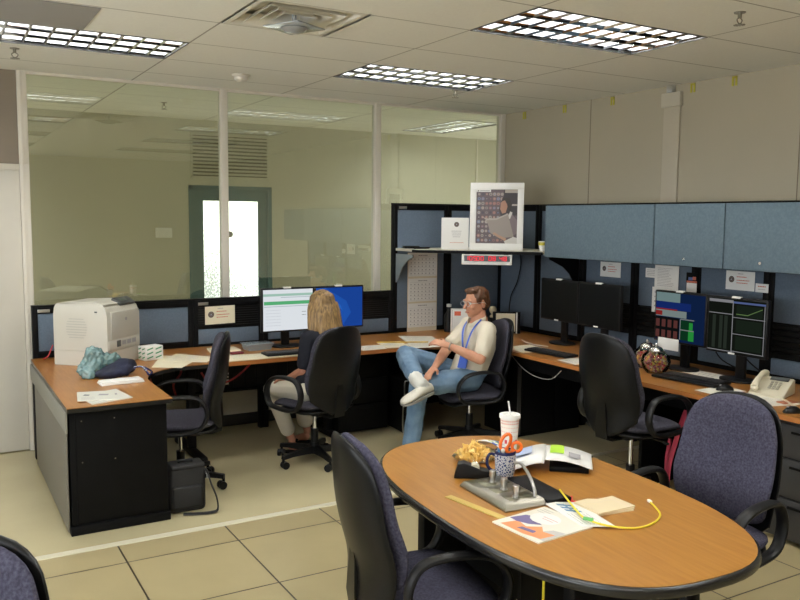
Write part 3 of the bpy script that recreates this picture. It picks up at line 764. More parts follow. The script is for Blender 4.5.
# left desk end cabinet
t = thing('desk_pedestal', 'large black end cabinet under the left desk', 'cabinet', (0, 0, 0))
MB().mm(-.195, .35, .515, .76, .055, .716, .004).build('cabinet_body', M_blk2, t)
MB().mm(-.203, .36, .50, .76, 0, .055, .004).build('plinth', M_blk, t)
mb = MB(); mb.mm(-.165, -.16, .512, .5155, .06, .71); mb.mm(-.19, .345, .512, .5155, .703, .712); mb.build('panel_seam', M_blk, t)
mb = MB()
for x, z in ((-.13, .66), (.05, .66), (-.13, .42), (.05, .42)): mb.cyl((x, .515, z), (x, .5125, z), .004, n=8)
mb.build('screws', M_steel, t)
t = DESK[0]
MB().mm(-.215, -.206, .52, 2.02, .02, .60, .002).build('side_panel', M_sidegrey, t)
MB().mm(-.217, -.206, .50, 2.25, .60, .718, .002).build('apron', mat('grey_apron', (.24, .235, .20), .5), t)
MB().mm(-.205, -.125, 2.195, 2.265, 0, .717, .004).build('leg', M_blk, DESK[0])
# modesty / cable trough under back run
t = thing('cable_trough', 'black modesty panel with a white power strip under the middle desk', 'modesty panel', (0, 0, 0))
MB().mm(.42, 2.0, 1.98, 1.99, .43, .717).build('panel', M_slat, t)
MB().mm(.42, 2.0, 1.90, 1.98, .43, .44).build('tray', M_blk, t)
mb = MB()
for k in range(16): mb.mm(.5+.094*k, .508+.094*k, 1.972, 1.98, .44, .70)
mb.build('ribs', M_blk, t)
mb = MB(); mb.mm(1.11, 1.21, 1.955, 1.972, .475, .585, .003); mb.build('power_strip', M_plastic, t)
mb = MB()
for k in range(4): mb.mm(1.115, 1.205, 1.95, 1.956, .482+.027*k, .495+.027*k)
mb.build('label_strips', M_pwhite, t)
R_ = [([(.98, 1.94, .60), (1.03, 1.93, .52), (1.10, 1.94, .49), (1.22, 1.93, .52), (1.34, 1.93, .60), (1.42, 1.93, .68)], 'red cable looping past the white power strip under the desk'),
      ([(1.02, 1.94, .69), (1.08, 1.93, .66), (1.12, 1.93, .58)], 'short red cable above the power strip under the desk'),
      ([(.62, 1.94, .70), (.58, 1.93, .60), (.61, 1.94, .50), (.57, 1.94, .40)], 'red cable hanging under the desk seen through the left chair armrest'),
      ([(.78, 1.94, .70), (.82, 1.93, .62), (.76, 1.94, .52), (.79, 1.94, .41)], 'red cable hanging under the desk beside the left chair backrest')]
for p_, l in R_: solo(MB().tube(p_, .008, 6), 'red_cable', M_red, l, 'cable', group='red network cables')
def tleg(x, y0, y1, desk):
    MB().mm(x-.035, x+.035, y0, y1, 0.0, .045, .012).mm(x-.03, x+.03, y1-.42, y1-.35, .044, .717, .005).build('leg', M_blk, desk)
tleg(.86, 1.50, 2.2, DESK[0])
tleg(2.02, 1.55, 2.2, DESK[1])
# pedestal right of woman
t = thing('drawer_pedestal', 'black drawer pedestal between the woman and the man', 'cabinet', (2.06, 1.72, 0))
MB().mm(0, .48, 0, .50, .02, .70, .004).build('cabinet_body', M_blk2, t)
for z0, z1 in ((.04, .25), (.26, .47), (.48, .69)): 
    dd = MB().mm(.005, .475, -.015, 0, z0, z1, .004).build('drawer', M_blk2, t); MB().mm(.18, .34, -.022, -.015, z1-.035, z1-.02, .002).build('handle', M_blk, dd)
# silver-edged computer tower
t = thing('computer_tower', 'black computer tower with a silver edge beside the man\'s knee', 'computer', (2.575, 1.50, 0), radians(-4))
MB().mm(0, .19, 0, .45, .01, .46, .006).build('case', M_blk2, t)
mb = MB(); mb.tube([(.03, -.008, .46), (.004, -.008, .455), (0, -.008, .40), (.0, -.008, .27), (-.012, -.008, .22), (-.012, -.008, .06), (.0, -.008, .01), (.03, -.008, .008)], .006, 6)
mb.build('silver_trim', M_alu, t)
# right side cabinet below corner worktop
t = thing('storage_cabinet', 'black cabinet under the right end of the corner desk', 'cabinet', (3.36, .975, 0))
MB().mm(.0, .70, 0, .45, .0, .70, .004).build('cabinet_body', M_blk2, t)
MB().mm(.0, .035, -.014, 0, .02, .66, .004).build('door_post', mat('dark_grey_metal', (.05, .05, .05), .4), t)
dd = MB().mm(.05, .40, -.012, 0, .04, .66, .004).build('door', M_blk, t)
MB().mm(.41, .69, -.012, 0, .04, .66, .004).build('door', M_blk, t)
MB().mm(3.29, 3.31, -1.35, .90, .62, .717, .003).build('apron_rail', M_blk, DESK[3])
MB().mm(3.32, 4.05, -.44, -.41, 0.0, .717, .003).build('support_panel', M_blk2, DESK[3])
t = thing('drawer_pedestal', 'dark drawer pedestal under the right desk behind the purple chair', 'cabinet', (3.31, -1.40, 0))
MB().mm(.0, .60, -.45, 0, .02, .70, .005).build('cabinet_body', mat('charcoal_metal', (.035, .036, .04), .4), t)
for z0, z1 in ((.04, .26), (.27, .49), (.50, .69)):
    dd = MB().mm(-.016, 0, -.445, -.005, z0, z1, .004).build('drawer', MATS['charcoal_metal'], t); MB().mm(-.026, -.016, -.30, -.15, z1-.05, z1-.035, .003).build('handle', M_blk, dd)
MB().cyl((-.016, -.06, .64), (-.024, -.06, .64), .014, n=16).build('lock', M_chrome, t)
MB().cyl((3.30, .45, .60), (3.30, .44, .60), .002)
mb = MB(); mb.tube([(3.30, .98, .70), (3.28, .80, .62), (3.27, .62, .585), (3.27, .45, .60), (3.28, .35, .68)], .0035, 6)
solo(mb, 'white_cable', mat('cable_grey', (.32, .31, .29), .5), 'thin white cable drooping below the right desk edge', 'cable')
# pink-trimmed bag under right desk
t = thing('tote_bag', 'dark bag with pink straps standing under the right desk', 'bag', (3.50, -.80, 0), 0)
mb = MB(); 
mb.loft([[((.13*s_)*cos(a)*1., (.19*s_)*sin(a), z) for a in [2*pi*i/16 for i in range(16)]] for s_, z in ((.9, 0), (1, .05), (1.02, .2), (.9, .38), (.6, .44))])
mb.build('bag_body', mat('bag_black', (.012, .010, .012), .7), t)
mb = MB(); mb.tube([(-.135, .17, .04), (-.15, .15, .20), (-.14, .11, .38), (-.12, .07, .55), (-.115, .04, .605), (-.115, .0, .60), (-.115, -.04, .57), (-.12, -.05, .50)], .02, 8, flat=(1, .35), up=(0, 1, 0)); mb.build('strap', M_pink, t)
mb = MB(); mb.tube([(-.125, .175, .03), (-.14, .18, .22), (-.13, .165, .38)], .013, 8); mb.build('piping', M_pink, t)

# ------------------------------------------------------------------ monitors
def monitor(name, label, loc, rz, w, h, draw, group, ntag='both', z0=.2):
    """faces local -y; origin at desk; screen bottom at z0"""
    t = thing(name, label, 'monitor', loc, rz, group)
    b = .014
    sc = MB(); sc.mm(-w/2, w/2, 0, .035, z0, z0+h, .006); sc = sc.build('bezel', M_plastic, t)
    MB().mm(-w*.3, w*.3, .035, .06, z0+h*.2, z0+h*.8, .012).build('rear_shell', M_plastic, t)
    mb = MB(); fr = frame((0, -.0008, z0+h/2), (1, 0, 0), (0, 0, 1)); draw(mb, fr, w/2-b, h/2-b); mb.build('screen', None, t, fixn=False)
    mb = MB(); mb.mm(-.035, .035, .06, .09, .012, z0+h*.5, .006); mb.build('stand_neck', M_plastic, t)
    mb = MB(); mb.prism([(.13*cos(a), .10*sin(a)+.05) for a in [2*pi*i/28 for i in range(28)]], 0, .014, .004); mb.build('stand_base', M_plastic, t)
    mb = MB()
    if ntag != 'none': mb.mm(-.04, .025, -.004, .02, z0+h-.006, z0+h+.008, .001)
    if ntag == 'both': mb.mm(-.05, .0, -.004, 0, z0+.001, z0+.013, .001)
    if ntag != 'none': mb.build('asset_tag', M_pwhite, t)
    else: mb.bm.free()
    return t
E_ = {}; EK = .8
def em(n, c, s=1.):
    if n not in E_: E_[n] = emis('screen_'+n, c, s*EK)
    return E_[n]
def dr_white(mb, fr, W, H):
    mb.mi(em('white', (.80, .84, .88), .92)); mb.quad(fr, -W, W, -H, H)
    mb.mi(em('palegreen', (.42, .66, .55), .8)); mb.quad(fr, -W, W, H*.68, H*.80, .0004)
    mb.mi(em('green', (.12, .52, .22), .8)); mb.quad(fr, -W*.97, W*.97, H*.26, H*.43, .0004)
    mb.mi(em('greyblue', (.45, .55, .60), .8)); mb.quad(fr, -W*.97, W*.97, H*.16, H*.19, .0004); mb.quad(fr, -W*.3, W*.9, H*.60, H*.63, .0006)
    r_ = random.Random(4)
    for k in range(6): mb.mi(em('lightgrey', (.65, .68, .74), .9)); textline(mb, fr, -W*.9, -W*.3, -H*(.0+.15*k), H*.03, .0004, r_)
    mb.mi(em('ink', (.2, .25, .22), .6))
    for k in (.12, .28): textline(mb, fr, W*.55, W*.72, -H*k, H*.03, .0004, r_)
def dr_blue(mb, fr, W, H):
    mb.mi(em('blue', (.010, .055, .30), 1.)); mb.quad(fr, -W, W, -H, H)
    mb.mi(em('blue2', (.014, .085, .40), 1.)); mb.poly(fr, [(-W*.6, H), (W*.3, H*.3), (W*.5, -H*.3), (W*.1, -H), (-W*.3, -H), (W*.1, -H*.1), (-W, H*.6), (-W, H)], .0003)
    mb.mi(em('blue3', (.02, .13, .52), 1.)); mb.poly(fr, [(-W*.2, H*.35), (W*.05, H*.1), (W*.15, -H*.2), (0, -H*.05)], .0006)
def dr_black(mb, fr, W, H):
    mb.mi(mat('screen_off', (.006, .0065, .006), .3, spec=.15)); mb.quad(fr, -W, W, -H, H)
EK = .8
def dr_multi(mb, fr, W, H):
    global EK; EK = .33
    q = lambda n, c, s, a, b, c0, d0, dd: (mb.mi(em(n, c, s)), mb.quad(fr, W*a, W*b, H*c0, H*d0, dd))
    q('navy', (.012, .035, .13), .9, -1, 1, -1, 1, 0)
    q('pale', (.42, .62, .62), .8, -1, .0, .62, 1, .0004); q('blue4', (.02, .06, .36), .8, -1, .45, .30, .62, .0008)
    q('red', (.6, .05, .05), .8, -1, -.1, .27, .33, .001)
    q('pale2', (.50, .62, .60), .8, -1, .28, -.0, .28, .0006); q('red', 0, 0, -1, -.72, .03, .22, .001)
    q('blk', (.012, .012, .012), 1, -1, .0, -.95, -.03, .0008)
    for i in range(4):
        for j in range(2): q('rose', (.30, .10, .09), .7, -.98+.25*i, -.82+.25*i, -.9+.45*j, -.58+.45*j, .0012)
    q('dkgreen', (.01, .08, .03), .9, .05, .55, -.90, -.08, .001); q('lgreen', (.05, .62, .10), .9, .38, .60, -.90, -.45, .0014); q('lgreen', 0, 0, .40, .55, -.45, -.15, .0014)
    q('line', (.45, .50, .48), .9, .05, .60, -.50, -.46, .0016); q('line', 0, 0, .05, .60, -.06, -.02, .0016); q('line', 0, 0, .03, .06, -.9, -.05, .0016)
def dr_graph(mb, fr, W, H):
    q = lambda n, c, s, a, b, c0, d0, dd: (mb.mi(em(n, c, s)), mb.quad(fr, W*a, W*b, H*c0, H*d0, dd))
    q('blk2', (.014, .018, .013), 1, -1, 1, -1, 1, 0)
    q('line2', (.55, .55, .58), .9, -1, -.12, .86, .97, .0004); q('lineb', (.20, .28, .62), .9, -.12, 1, .86, .93, .0004)
    for v in (.42,): q('line2', 0, 0, -1, -.14, v, v+.03, .0006)
    for v in (.32, -.30, -.96): q('line2', 0, 0, -.12, 1, v, v+.025, .0006)
    q('line2', 0, 0, -.14, -.11, -.98, .9, .0008); q('line2', 0, 0, .96, .985, -.96, .85, .0008); q('line2', 0, 0, -1, -.1, -.99, -.96, .0006)
    for u in (-.85, -.6, -.42): q('dim', (.045, .06, .045), 1, u, u+.12, -.9, .36, .0004)
    for a, b in ((.38, .8), (-.22, .25), (-.86, -.36)): q('dim2', (.022, .035, .022), 1, .0, .9, a, b, .0004)
    mb.mi(em('gline', (.25, .42, .15), .9)); mb.poly(fr, [(W*.0, H*.45), (W*.4, H*.44), (W*.9, H*.72), (W*.9, H*.75), (W*.4, H*.475), (W*.0, H*.48)], .001)
g1 = 'monitors at the middle desk'
monitor('computer_monitor', 'monitor showing a white page with green bars, left of the woman', (1.712, 1.93, ZD), 0, .465, .365, dr_white, g1, 'top', .13)
monitor('computer_monitor', 'monitor with a deep blue desktop right of the woman\'s head', (2.18, 1.93, ZD), 0, .465, .365, dr_blue, g1, 'top', .13)
g2 = 'monitors on the right desk'
monitor('computer_monitor', 'switched-off black monitor, the left one of the dark pair', (3.84, 1.035, ZD), -pi/2, .475, .36, dr_black, g2, 'both', .20)
monitor('computer_monitor', 'switched-off black monitor, the right one of the dark pair', (3.84, .555, ZD), -pi/2, .475, .36, dr_black, g2, 'both', .20)
monitor('computer_monitor', 'monitor with colourful red, blue and green windows', (3.80, -.30, ZD), -pi/2, .465, .375, dr_multi, g2, 'both', .19)
monitor('computer_monitor', 'monitor with thin white graph frames on black', (3.80, -.77, ZD), -pi/2, .465, .385, dr_graph, g2, 'both', .18)
card('paper_note', 'cream note stuck to the bottom of the colourful monitor', 'note', (3.79, -.12, .885), U, Z, .19, .085, 'plainnote')
mb = MB(); mb.tube([(3.86, -.55, .95), (3.90, -.60, .86), (3.97, -.72, .80), (4.02, -.86, .775)], .005, 6); solo(mb, 'monitor_cable', M_plastic, 'black cable sagging below the colourful monitor', 'cable')
mb = MB(); mb.tube([(3.85, -.80, .93), (3.90, -.83, .87), (3.98, -.88, .80), (4.04, -.92, .772)], .005, 6); solo(mb, 'monitor_cable', M_plastic, 'black cable sagging below the graph monitor', 'cable')

# ------------------------------------------------------------------ chairs
def lerp(a, b, t): return a+(b-a)*t
def curve1(tab, t):
    for (a, va), (b, vb) in zip(tab, tab[1:]):
        if t <= b:
            k = (t-a)/(b-a); k = k*k*(3-2*k) if False else k
            return lerp(va, vb, k)
    return tab[-1][1]
def sect(w, th, n=28, e=2.6):
    """superellipse ring in (y, x) plane"""
    out = []
    for k in range(n):
        a = 2*pi*k/n; c, s = cos(a), sin(a)
        out.append((math.copysign(abs(s)**(2/e), s)*th, math.copysign(abs(c)**(2/e), c)*w))
    return out
def back_part(z0, z1, wtab, th, xoff, n=22, wrap=.06, grow=0.):
    R = []
    for i in range(n+1):
        a = -pi/2+pi*i/n; u = (sin(a)+1)/2; z = lerp(z0, z1, u)
        e = max(0, 1-abs(2*u-1)**9)**(1/2.6) if 0 < u < 1 else .02
        k = max(.12, min(1., e))
        w = curve1(wtab, u)*(k if u > .5 else k**.8)+grow
        lum = -.03*sin(u*pi)*1.0-.10*u*u*.9-.0     # leans back upward
        lx = .035*math.exp(-((u-.25)/.22)**2)
        R.append([(xoff+lx-.05*u+x+wrap*(y/.24)**2*1., y, z) for x, y in sect(w, th*max(k, .25))])
    return R
def make_chair(label, fabric, loc, rz, group=None, dz=0., cat='office chair'):
    t = thing('office_chair', label, 'chair', loc, rz, group)
    # star base
    mb = MB()
    for k in range(5):
        a = 2*pi*k/5+.3
        R = Matrix.Rotation(a, 3, 'Z')
        rings = []
        for r, w, z0, z1 in ((.02, .030, .07, .125), (.12, .026, .075, .118), (.22, .022, .078, .108), (.30, .020, .072, .098)):
            rings.append([R @ V((r, -w, z0)), R @ V((r, w, z0)), R @ V((r, w*.7, z1)), R @ V((r, -w*.7, z1))])
        mb.loft(rings)
    mb.cyl((0, 0, .065), (0, 0, .15), .045, .036); mb.build('star_base', M_plastic, t)
    for k in range(5):
        a = 2*pi*k/5+.3; cx_, cy_ = .295*cos(a), .295*sin(a); b = a+1.9+k
        d = V((cos(b), sin(b), 0)); n_ = V((-d.y, d.x, 0)); c = V((cx_, cy_, .028))+d*.012
        mb = MB()
        for s_ in (-1, 1): mb.cyl(c+n_*s_*.008, c+n_*s_*.026, .027, n=14)
        mb.cyl((cx_, cy_, .03), (cx_, cy_, .078), .010, n=8); mb.hull((c+V((0, 0, .012)), (.02, .02, .018)))
        mb.build('caster', M_plastic, t)
    mb = MB(); mb.mi(M_plastic); mb.cyl((0, 0, .13), (0, 0, .25), .028); mb.mi(M_chrome); mb.cyl((0, 0, .25), (0, 0, .385+dz), .014); mb.build('gas_lift', None, t)
    mb = MB(); mb.mm(-.13, .12, -.08, .08, .365+dz, .405+dz, .01); mb.tube([(.02, -.08, .385+dz), (.03, -.2, .375+dz), (.03, -.245, .37+dz)], .006, 6); mb.hull(((.03, -.25, .37+dz), (.014, .025, .01)))
    mb.build('tilt_mechanism', M_plastic, t)
    # seat
    def seat(zc, th, w, x0, x1):
        R = []
        n = 16
        for i in range(n+1):
            a = -pi/2+pi*i/n; u = (sin(a)+1)/2; x = lerp(x0, x1, u); k = max(.12, max(0, 1-abs(2*u-1)**6)**(1/2.4)) if 0 < u < 1 else .1
            dip = -.035*max(0, (u-.7)/.3)**2 + .012*math.exp(-((u-.05)/.15)**2)
            R.append([(x, y, zc+dip+zz) for zz, y in sect(w*(k**.7), th*max(.3, k))])
        return R
    MB().loft(seat(.418+dz, .022, .235, -.24, .225)).build('seat_pan', M_shell, t)
    MB().loft(seat(.462+dz, .036, .245, -.235, .245)).build('seat_cushion', fabric, t)
    # back
    wt = [(0, .18), (.10, .218), (.38, .238), (.72, .222), (.90, .190), (1, .150)]
    MB().loft(back_part(.495+dz, 1.045+dz, wt, .032, -.235)).build('back_cushion', fabric, t)
    MB().loft(back_part(.405+dz, 1.052+dz, [(0, .10), (.08, .15), (.17, .212), (.40, .236), (.72, .222), (.90, .190), (1, .150)], .020, -.275, grow=.009)).build('back_shell', M_shell, t)
    mb = MB(); rings = []
    for x, z, w in ((-.10, .37, .035), (-.20, .37, .035), (-.26, .39, .05), (-.274, .47, .046), (-.268, .60, .030), (-.272, .70, .012)):
        rings.append([(x-.012, -w, z+dz-.006), (x-.012, w, z+dz-.006), (x+.012, w, z+dz+.006), (x+.012, -w, z+dz+.006)])
    mb.loft(rings); mb.build('back_bracket', M_shell, t)
    # arm loops
    for s_ in (-1, 1):
        y = s_*.285
        P_ = [(-.17, y, .60), (-.13, y, .655), (-.05, y, .672), (.06, y, .668), (.14, y, .645), (.195, y, .59), (.205, y, .52), (.17, y-.0*s_, .455), (.10, y-.01*s_, .435), (-.03, y-.01*s_, .432), (-.13, y, .46), (-.175, y, .53)]
        mb = MB(); mb.tube([(a, b, c+dz) for a, b, c in P_], .020, 12, closed=True, flat=(1.35, .72), up=(0, 1, 0), smooth=4)
        mb.tube([(.08, y-.012*s_, .432+dz), (.07, y-.07*s_, .415+dz), (.06, y-.16*s_, .41+dz)], .018, 8, flat=(1.3, .7), up=(1, 0, 0))
        mb.build('armrest', M_plastic, t)
    return t
gch = 'office chairs'
D = radians
make_chair('empty grey office chair facing left between the left desk and the woman', M_purple_shade, (.575, 1.07, 0), D(163), gch)
make_chair('black-backed office chair in which the woman sits', M_purple_shade, (1.61, 1.18, 0), D(107), gch)
make_chair('office chair in which the man sits, turned to the left', M_purple_shade, (2.91, 1.02, 0), D(166), gch, -.035)
make_chair('empty office chair with a black shell pushed toward the right desk', M_purple_shade, (3.03, -.615, 0), D(2), gch, .075)
make_chair('purple office chair at the right end of the oval table, front facing the camera', M_purple, (1.99, -1.99, 0), D(187), gch)
make_chair('purple office chair with dark shell in the foreground left of the oval table', M_purple, (.715, -1.79, 0), D(-8), gch)
make_chair('purple office chair cut off by the bottom left corner of the picture', M_purple, (-.95, -2.28, 0), D(235), gch, -.04)

# ------------------------------------------------------------------ oval table
TC = V((1.215, -1.878)); TR = -.0626
def oval(a, b, n=3., N_=72):
    o = []
    for k in range(N_):
        q = 2*pi*k/N_; x = math.copysign(abs(cos(q))**(2/n), cos(q))*a; y = math.copysign(abs(sin(q))**(2/n), sin(q))*b
        o.append((x, y))
    return o
t = thing('oval_table', 'oval orange wood meeting table with a thick black edge', 'table', (TC.x, TC.y, 0), TR)
MB().prism(oval(.497, .852, 2.7), ZD-.006, ZD).build('table_top', M_wood, t)
MB().prism(oval(.509, .864, 2.7), ZD-.038, ZD-.0015, .012).build('edge_band', M_edge, t)
for y in (.57, -.47):
    mb = MB(); mb.mm(-.235, .235, y-.03, y+.03, .04, .704, .004); mb.mm(-.26, .26, y-.05, y+.05, 0, .04, .008); mb.build('support_panel', M_blk2, t)
MB().mm(-.015, .015, -.44, .54, .25, .70, .003).build('spine_panel', M_blk2, t)
# hanging cords
mb = MB(); mb.tube([(.93, -2.10, .70), (.925, -2.105, .5), (.93, -2.10, .25), (.95, -2.08, .012), (1.05, -2.0, .010)], .006, 6); solo(mb, 'power_cord', M_plastic, 'black cord hanging below the front edge of the oval table', 'cord')
mb = MB(); mb.tube([(1.00, -2.15, .70), (.99, -2.16, .5), (1.02, -2.12, .2), (1.05, -2.10, .010)], .005, 6); solo(mb, 'yellow_cable', M_cabley, 'yellow cord hanging beneath the oval table', 'cord')

# ------------------------------------------------------------------ things on the oval table
# chips bag
t = thing('snack_bag', 'clear bag of yellow corn chips lying open on the oval table', 'snack bag', (1.28, -1.385, ZD), radians(20))
mb = MB(); mb.hull(((-.045, 0, .02), (.125, .098, .020))); o = mb.build('bag_film', M_film, t)
displace(o, lambda c, n: n*(.012*noise.noise(c*28)))
for v in o.data.vertices: v.co.z = max(v.co.z, .001)
mb = MB()
for k in range(150):
    a = random.random()*2*pi; r = math.sqrt(random.random()); x = -.065+.085*r*cos(a); y = .075*r*sin(a); z = .012+random.random()*.058*(1-r*r)+.004
    R = Euler((random.random()*3, random.random()*3, random.random()*3)).to_matrix(); q = [R @ V(p)+V((x, y, z+.008)) for p in ((-.016, -.012, 0), (.018, -.010, .004), (0, .018, -.002))]
    mb.loft([q, [p+R @ V((0, 0, .002)) for p in q]])
cc = mb.build('corn_chips', mat('chips', (.88, .60, .16), .6, var=(30, (.95, .74, .30))), t); cc['kind'] = 'stuff'
mb = MB(); 
mb.mi(M_pwhite); N1 = 10
rows = []
for i in range(N1+1):
    rows.append([])
    for j in range(7):
        x = .03+.13*i/N1; y = -.085+.17*j/6; z = .012+.058*max(0, 1-((x-.03)/.16)**2-(y/.1)**2*.6)+.003*noise.noise(V((x*30, y*30, 1)))
        rows[-1].append(mb.bm.verts.new((x, y, z)))
for i in range(N1):
    for j in range(6):
        f = mb.bm.faces.new((rows[i][j], rows[i+1][j], rows[i+1][j+1], rows[i][j+1])); r = random.random(); mb.mi(M_pwhite if r < .55 else (mat('bag_blue', (.05, .10, .35), .4) if r < .7 else (mat('bag_green', (.35, .45, .12), .4) if r < .85 else M_cream))); mb._tag([f])
o = mb.build('printed_label', None, t); sm = o.modifiers.new('s', 'SOLIDIFY'); sm.thickness = .002
# styrofoam cup
M_foam = mat('foam_cup', (.84, .80, .74), .5)
t = thing('drink_cup', 'tall white drink cup with pink dotted bands, lid and straw', 'cup', (1.425, -1.395, ZD)); t.scale = (1.04, 1.04, 1.09)
MB().lathe([(0, 0), (.030, 0), (.0345, .05), (.041, .155), (.0, .155)], n=28).build('cup_body', M_foam, t)
MB().lathe([(.0, .165), (.034, .164), (.038, .170), (.0455, .170), (.0465, .155), (.0, .152)], n=28).build('lid', M_pwhite, t)
mb = MB().tube([(.004, 0, .16), (-.004, 0, .195), (-.010, 0, .225)], .0035, 8); mb.build('straw', M_pwhite, t)
mb = MB(); mb.mi(mat('pink_print', (.75, .30, .24), .5))
for z, n_, r in ((.146, 26, .0405), (.135, 26, .0397), (.118, 22, .0385), (.10, 22, .0372), (.082, 20, .0358)):
    for k in range(n_):
        a = 2*pi*k/n_; p = V((cos(a), sin(a), 0)); q = V((-sin(a), cos(a), 0)); c = p*(r+.0006)+V((0, 0, z)); h_ = .0026 if z > .12 else .0012
        f = mb.bm.faces.new([mb.bm.verts.new(c+q*a_*.003+V((0, 0, b_*h_))) for a_, b_ in ((-1, -1), (1, -1), (1, 1), (-1, 1))]); mb._tag([f])
mb.mi(mat('cup_red', (.60, .05, .06), .5))
for a in (3.6, 4.2, 5.0):
    p = V((cos(a), sin(a), 0)); q = V((-sin(a), cos(a), 0)); c = p*(.0355)+V((0, 0, .058))
    f = mb.bm.faces.new([mb.bm.verts.new(c+q*a_*.006+V((0, 0, b_*.008))) for a_, b_ in ((-1, -1), (1, -1), (1, 1), (-1, 1))]); mb._tag([f])
mb.build('cup_print', None, t, fixn=False)
# mug with scissors and pens
m = bpy.data.materials.new('lattice_mug'); m.use_nodes = True; nt = m.node_tree; N = nt.nodes; L = nt.links; b = N['Principled BSDF']; b.inputs['Roughness'].default_value = .25
tc = N.new('ShaderNodeTexCoord'); vo = N.new('ShaderNodeTexVoronoi'); vo.feature = 'DISTANCE_TO_EDGE'; vo.inputs['Scale'].default_value = 105
L.new(tc.outputs['Object'], vo.inputs['Vector']); cr = N.new('ShaderNodeValToRGB'); cr.color_ramp.elements[0].position = .1; cr.color_ramp.elements[1].position = .2
cr.color_ramp.elements[0].color = (.62, .62, .66, 1); cr.color_ramp.elements[1].color = (.05, .07, .20, 1); L.new(vo.outputs['Distance'], cr.inputs[0]); L.new(cr.outputs[0], b.inputs['Base Color'])
MUG = (1.185, -1.675, ZD+.001)
M_navy = mat('navy_glaze', (.012, .015, .07), .2)
t = thing('coffee_mug', 'navy and white patterned mug holding scissors and pens', 'mug', MUG, radians(150)); t.scale = (1.13, 1.13, 1.1)
MB().lathe([(0, .014), (.031, .012), (.036, .03), (.039, .09), (.0385, .105), (.034, .105), (.033, .03), (0, .02)], n=32).build('mug_body', m, t)
MB().lathe([(0, 0), (.028, 0), (.032, .006), (.0325, .013), (0, .0135)], n=32).build('foot_ring', M_navy, t)
MB().lathe([(.0388, .097), (.0396, .104), (.0375, .109), (.034, .108), (.034, .1)], n=32).build('rim', M_navy, t)
MB().tube([(.034, 0, .090), (.055, 0, .095), (.066, 0, .075), (.064, 0, .05), (.05, 0, .032), (.033, 0, .030)], .0058, 8).build('handle', M_navy, t)
t = thing('scissors', 'orange-handled scissors standing in the patterned mug', 'scissors', (MUG[0], MUG[1], ZD), radians(-38))
mb = MB(); mb.box((.008, .0, .075), (.014, .002, .10), rot=Euler((0, radians(12), 0)).to_matrix()); mb.box((.010, .003, .075), (.014, .002, .10), rot=Euler((0, radians(-2), 0)).to_matrix()); mb.build('blades', M_steel, t)
def loop(cx_, cz_, a, b, tilt, r=.0065):
    return [(cx_+a*cos(q)*cos(tilt)-b*sin(q)*sin(tilt), 0, cz_+a*cos(q)*sin(tilt)+b*sin(q)*cos(tilt)) for q in [2*pi*i/12 for i in range(12)]]
MB().tube(loop(.000, .155, .018, .036, radians(-22)), .007, 8, closed=True, smooth=2).tube([(.010, 0, .10), (.008, 0, .115), (-.002, 0, .125)], .008, 8).build('long_grip', M_orange, t)
MB().tube([(x, .006, z) for x, _, z in loop(.046, .135, .019, .019, 0)], .0068, 8, closed=True, smooth=2).tube([(.012, .004, .10), (.02, .005, .112), (.032, .006, .12)], .009, 8).build('round_grip', M_orange, t)
mb = MB().cyl((-.012, .012, .02), (-.025, .014, .128), .0048, n=8)
solo(mb, 'blue_pen', mat('pen_blue', (.10, .32, .62), .35), 'light blue pen in the patterned mug', 'pen', (MUG[0], MUG[1], ZD))
mb = MB().cyl((-.016, -.004, .02), (-.022, -.012, .125), .006, n=8); mb.hull(((-.022, -.012, .125), .009))
solo(mb, 'white_marker', M_pwhite, 'white capped marker in the patterned mug', 'pen', (MUG[0], MUG[1], ZD))
# silver KVM / hatch device
t = thing('metal_box', 'flat silver metal box with three knobs and a bent metal arm', 'desk device', (1.05, -1.835, ZD), radians(-4))
o_ = [(-.085, -.19), (.085, -.19), (.085, .15), (-.085, .15)]
mb = MB(); rings = []
for ins, z in ((0, 0), (0, .006), (.012, .022), (.02, .026)): rings.append([(-.095+ins, -.165+ins, z), (.09-ins*.3, -.165+ins, z), (.09-ins*.3, .165-ins, z), (-.095+ins, .165-ins, z)])
mb.loft(rings); mb.build('base', M_steel, t)
mb = MB()
for k in range(3): mb.mm(-.05, .07, -.125+.088*k, -.06+.088*k, .026, .0275, .001)
mb.build('inset_plates', mat('olive_metal', (.20, .19, .13), .3, .8), t)
for k in range(3):
    kn = MB().lathe([(0, 0), (.014, 0), (.014, .006), (.010, .008), (.010, .022), (.0135, .024), (.0135, .046), (.012, .048), (0, .048)], (-.0+.03*(k-1)*.3+.035*0, -.105+.095*k, .0262), 20).build('knob', M_alu, t)
mb = MB().tube([(.06, -.13, .028), (.062, -.125, .05), (.07, -.085, .085), (.078, -.03, .112), (.082, .01, .118), (.075, .03, .11)], .0065, 10); mb.build('bent_arm', M_alu, t)
mb = MB(); mb.mm(0, .11, -.16, .14, 0, .018, .004); solo(mb, 'black_case', M_blk, 'flat black case lying against the silver box with knobs', 'case', (1.15, -1.845, ZD), radians(-6))
# black stapler-like holder
t = thing('tape_dispenser', 'black tape dispenser beside the chip bag', 'tape dispenser', (1.085, -1.60, ZD), radians(-35))
mb = MB(); mb.prism([(-.085, 0), (.075, 0), (.085, .03), (.03, .038), (-.0, .05), (-.045, .066), (-.07, .06)], -.025, .025, .004, f=lambda x, y, z: (x, z, y)); mb.build('body', M_plastic, t)
MB().cyl((.0, -.020, .040), (.0, .020, .040), .020, n=20).build('tape_roll', mat('tape', (.72, .68, .52), .3), t)
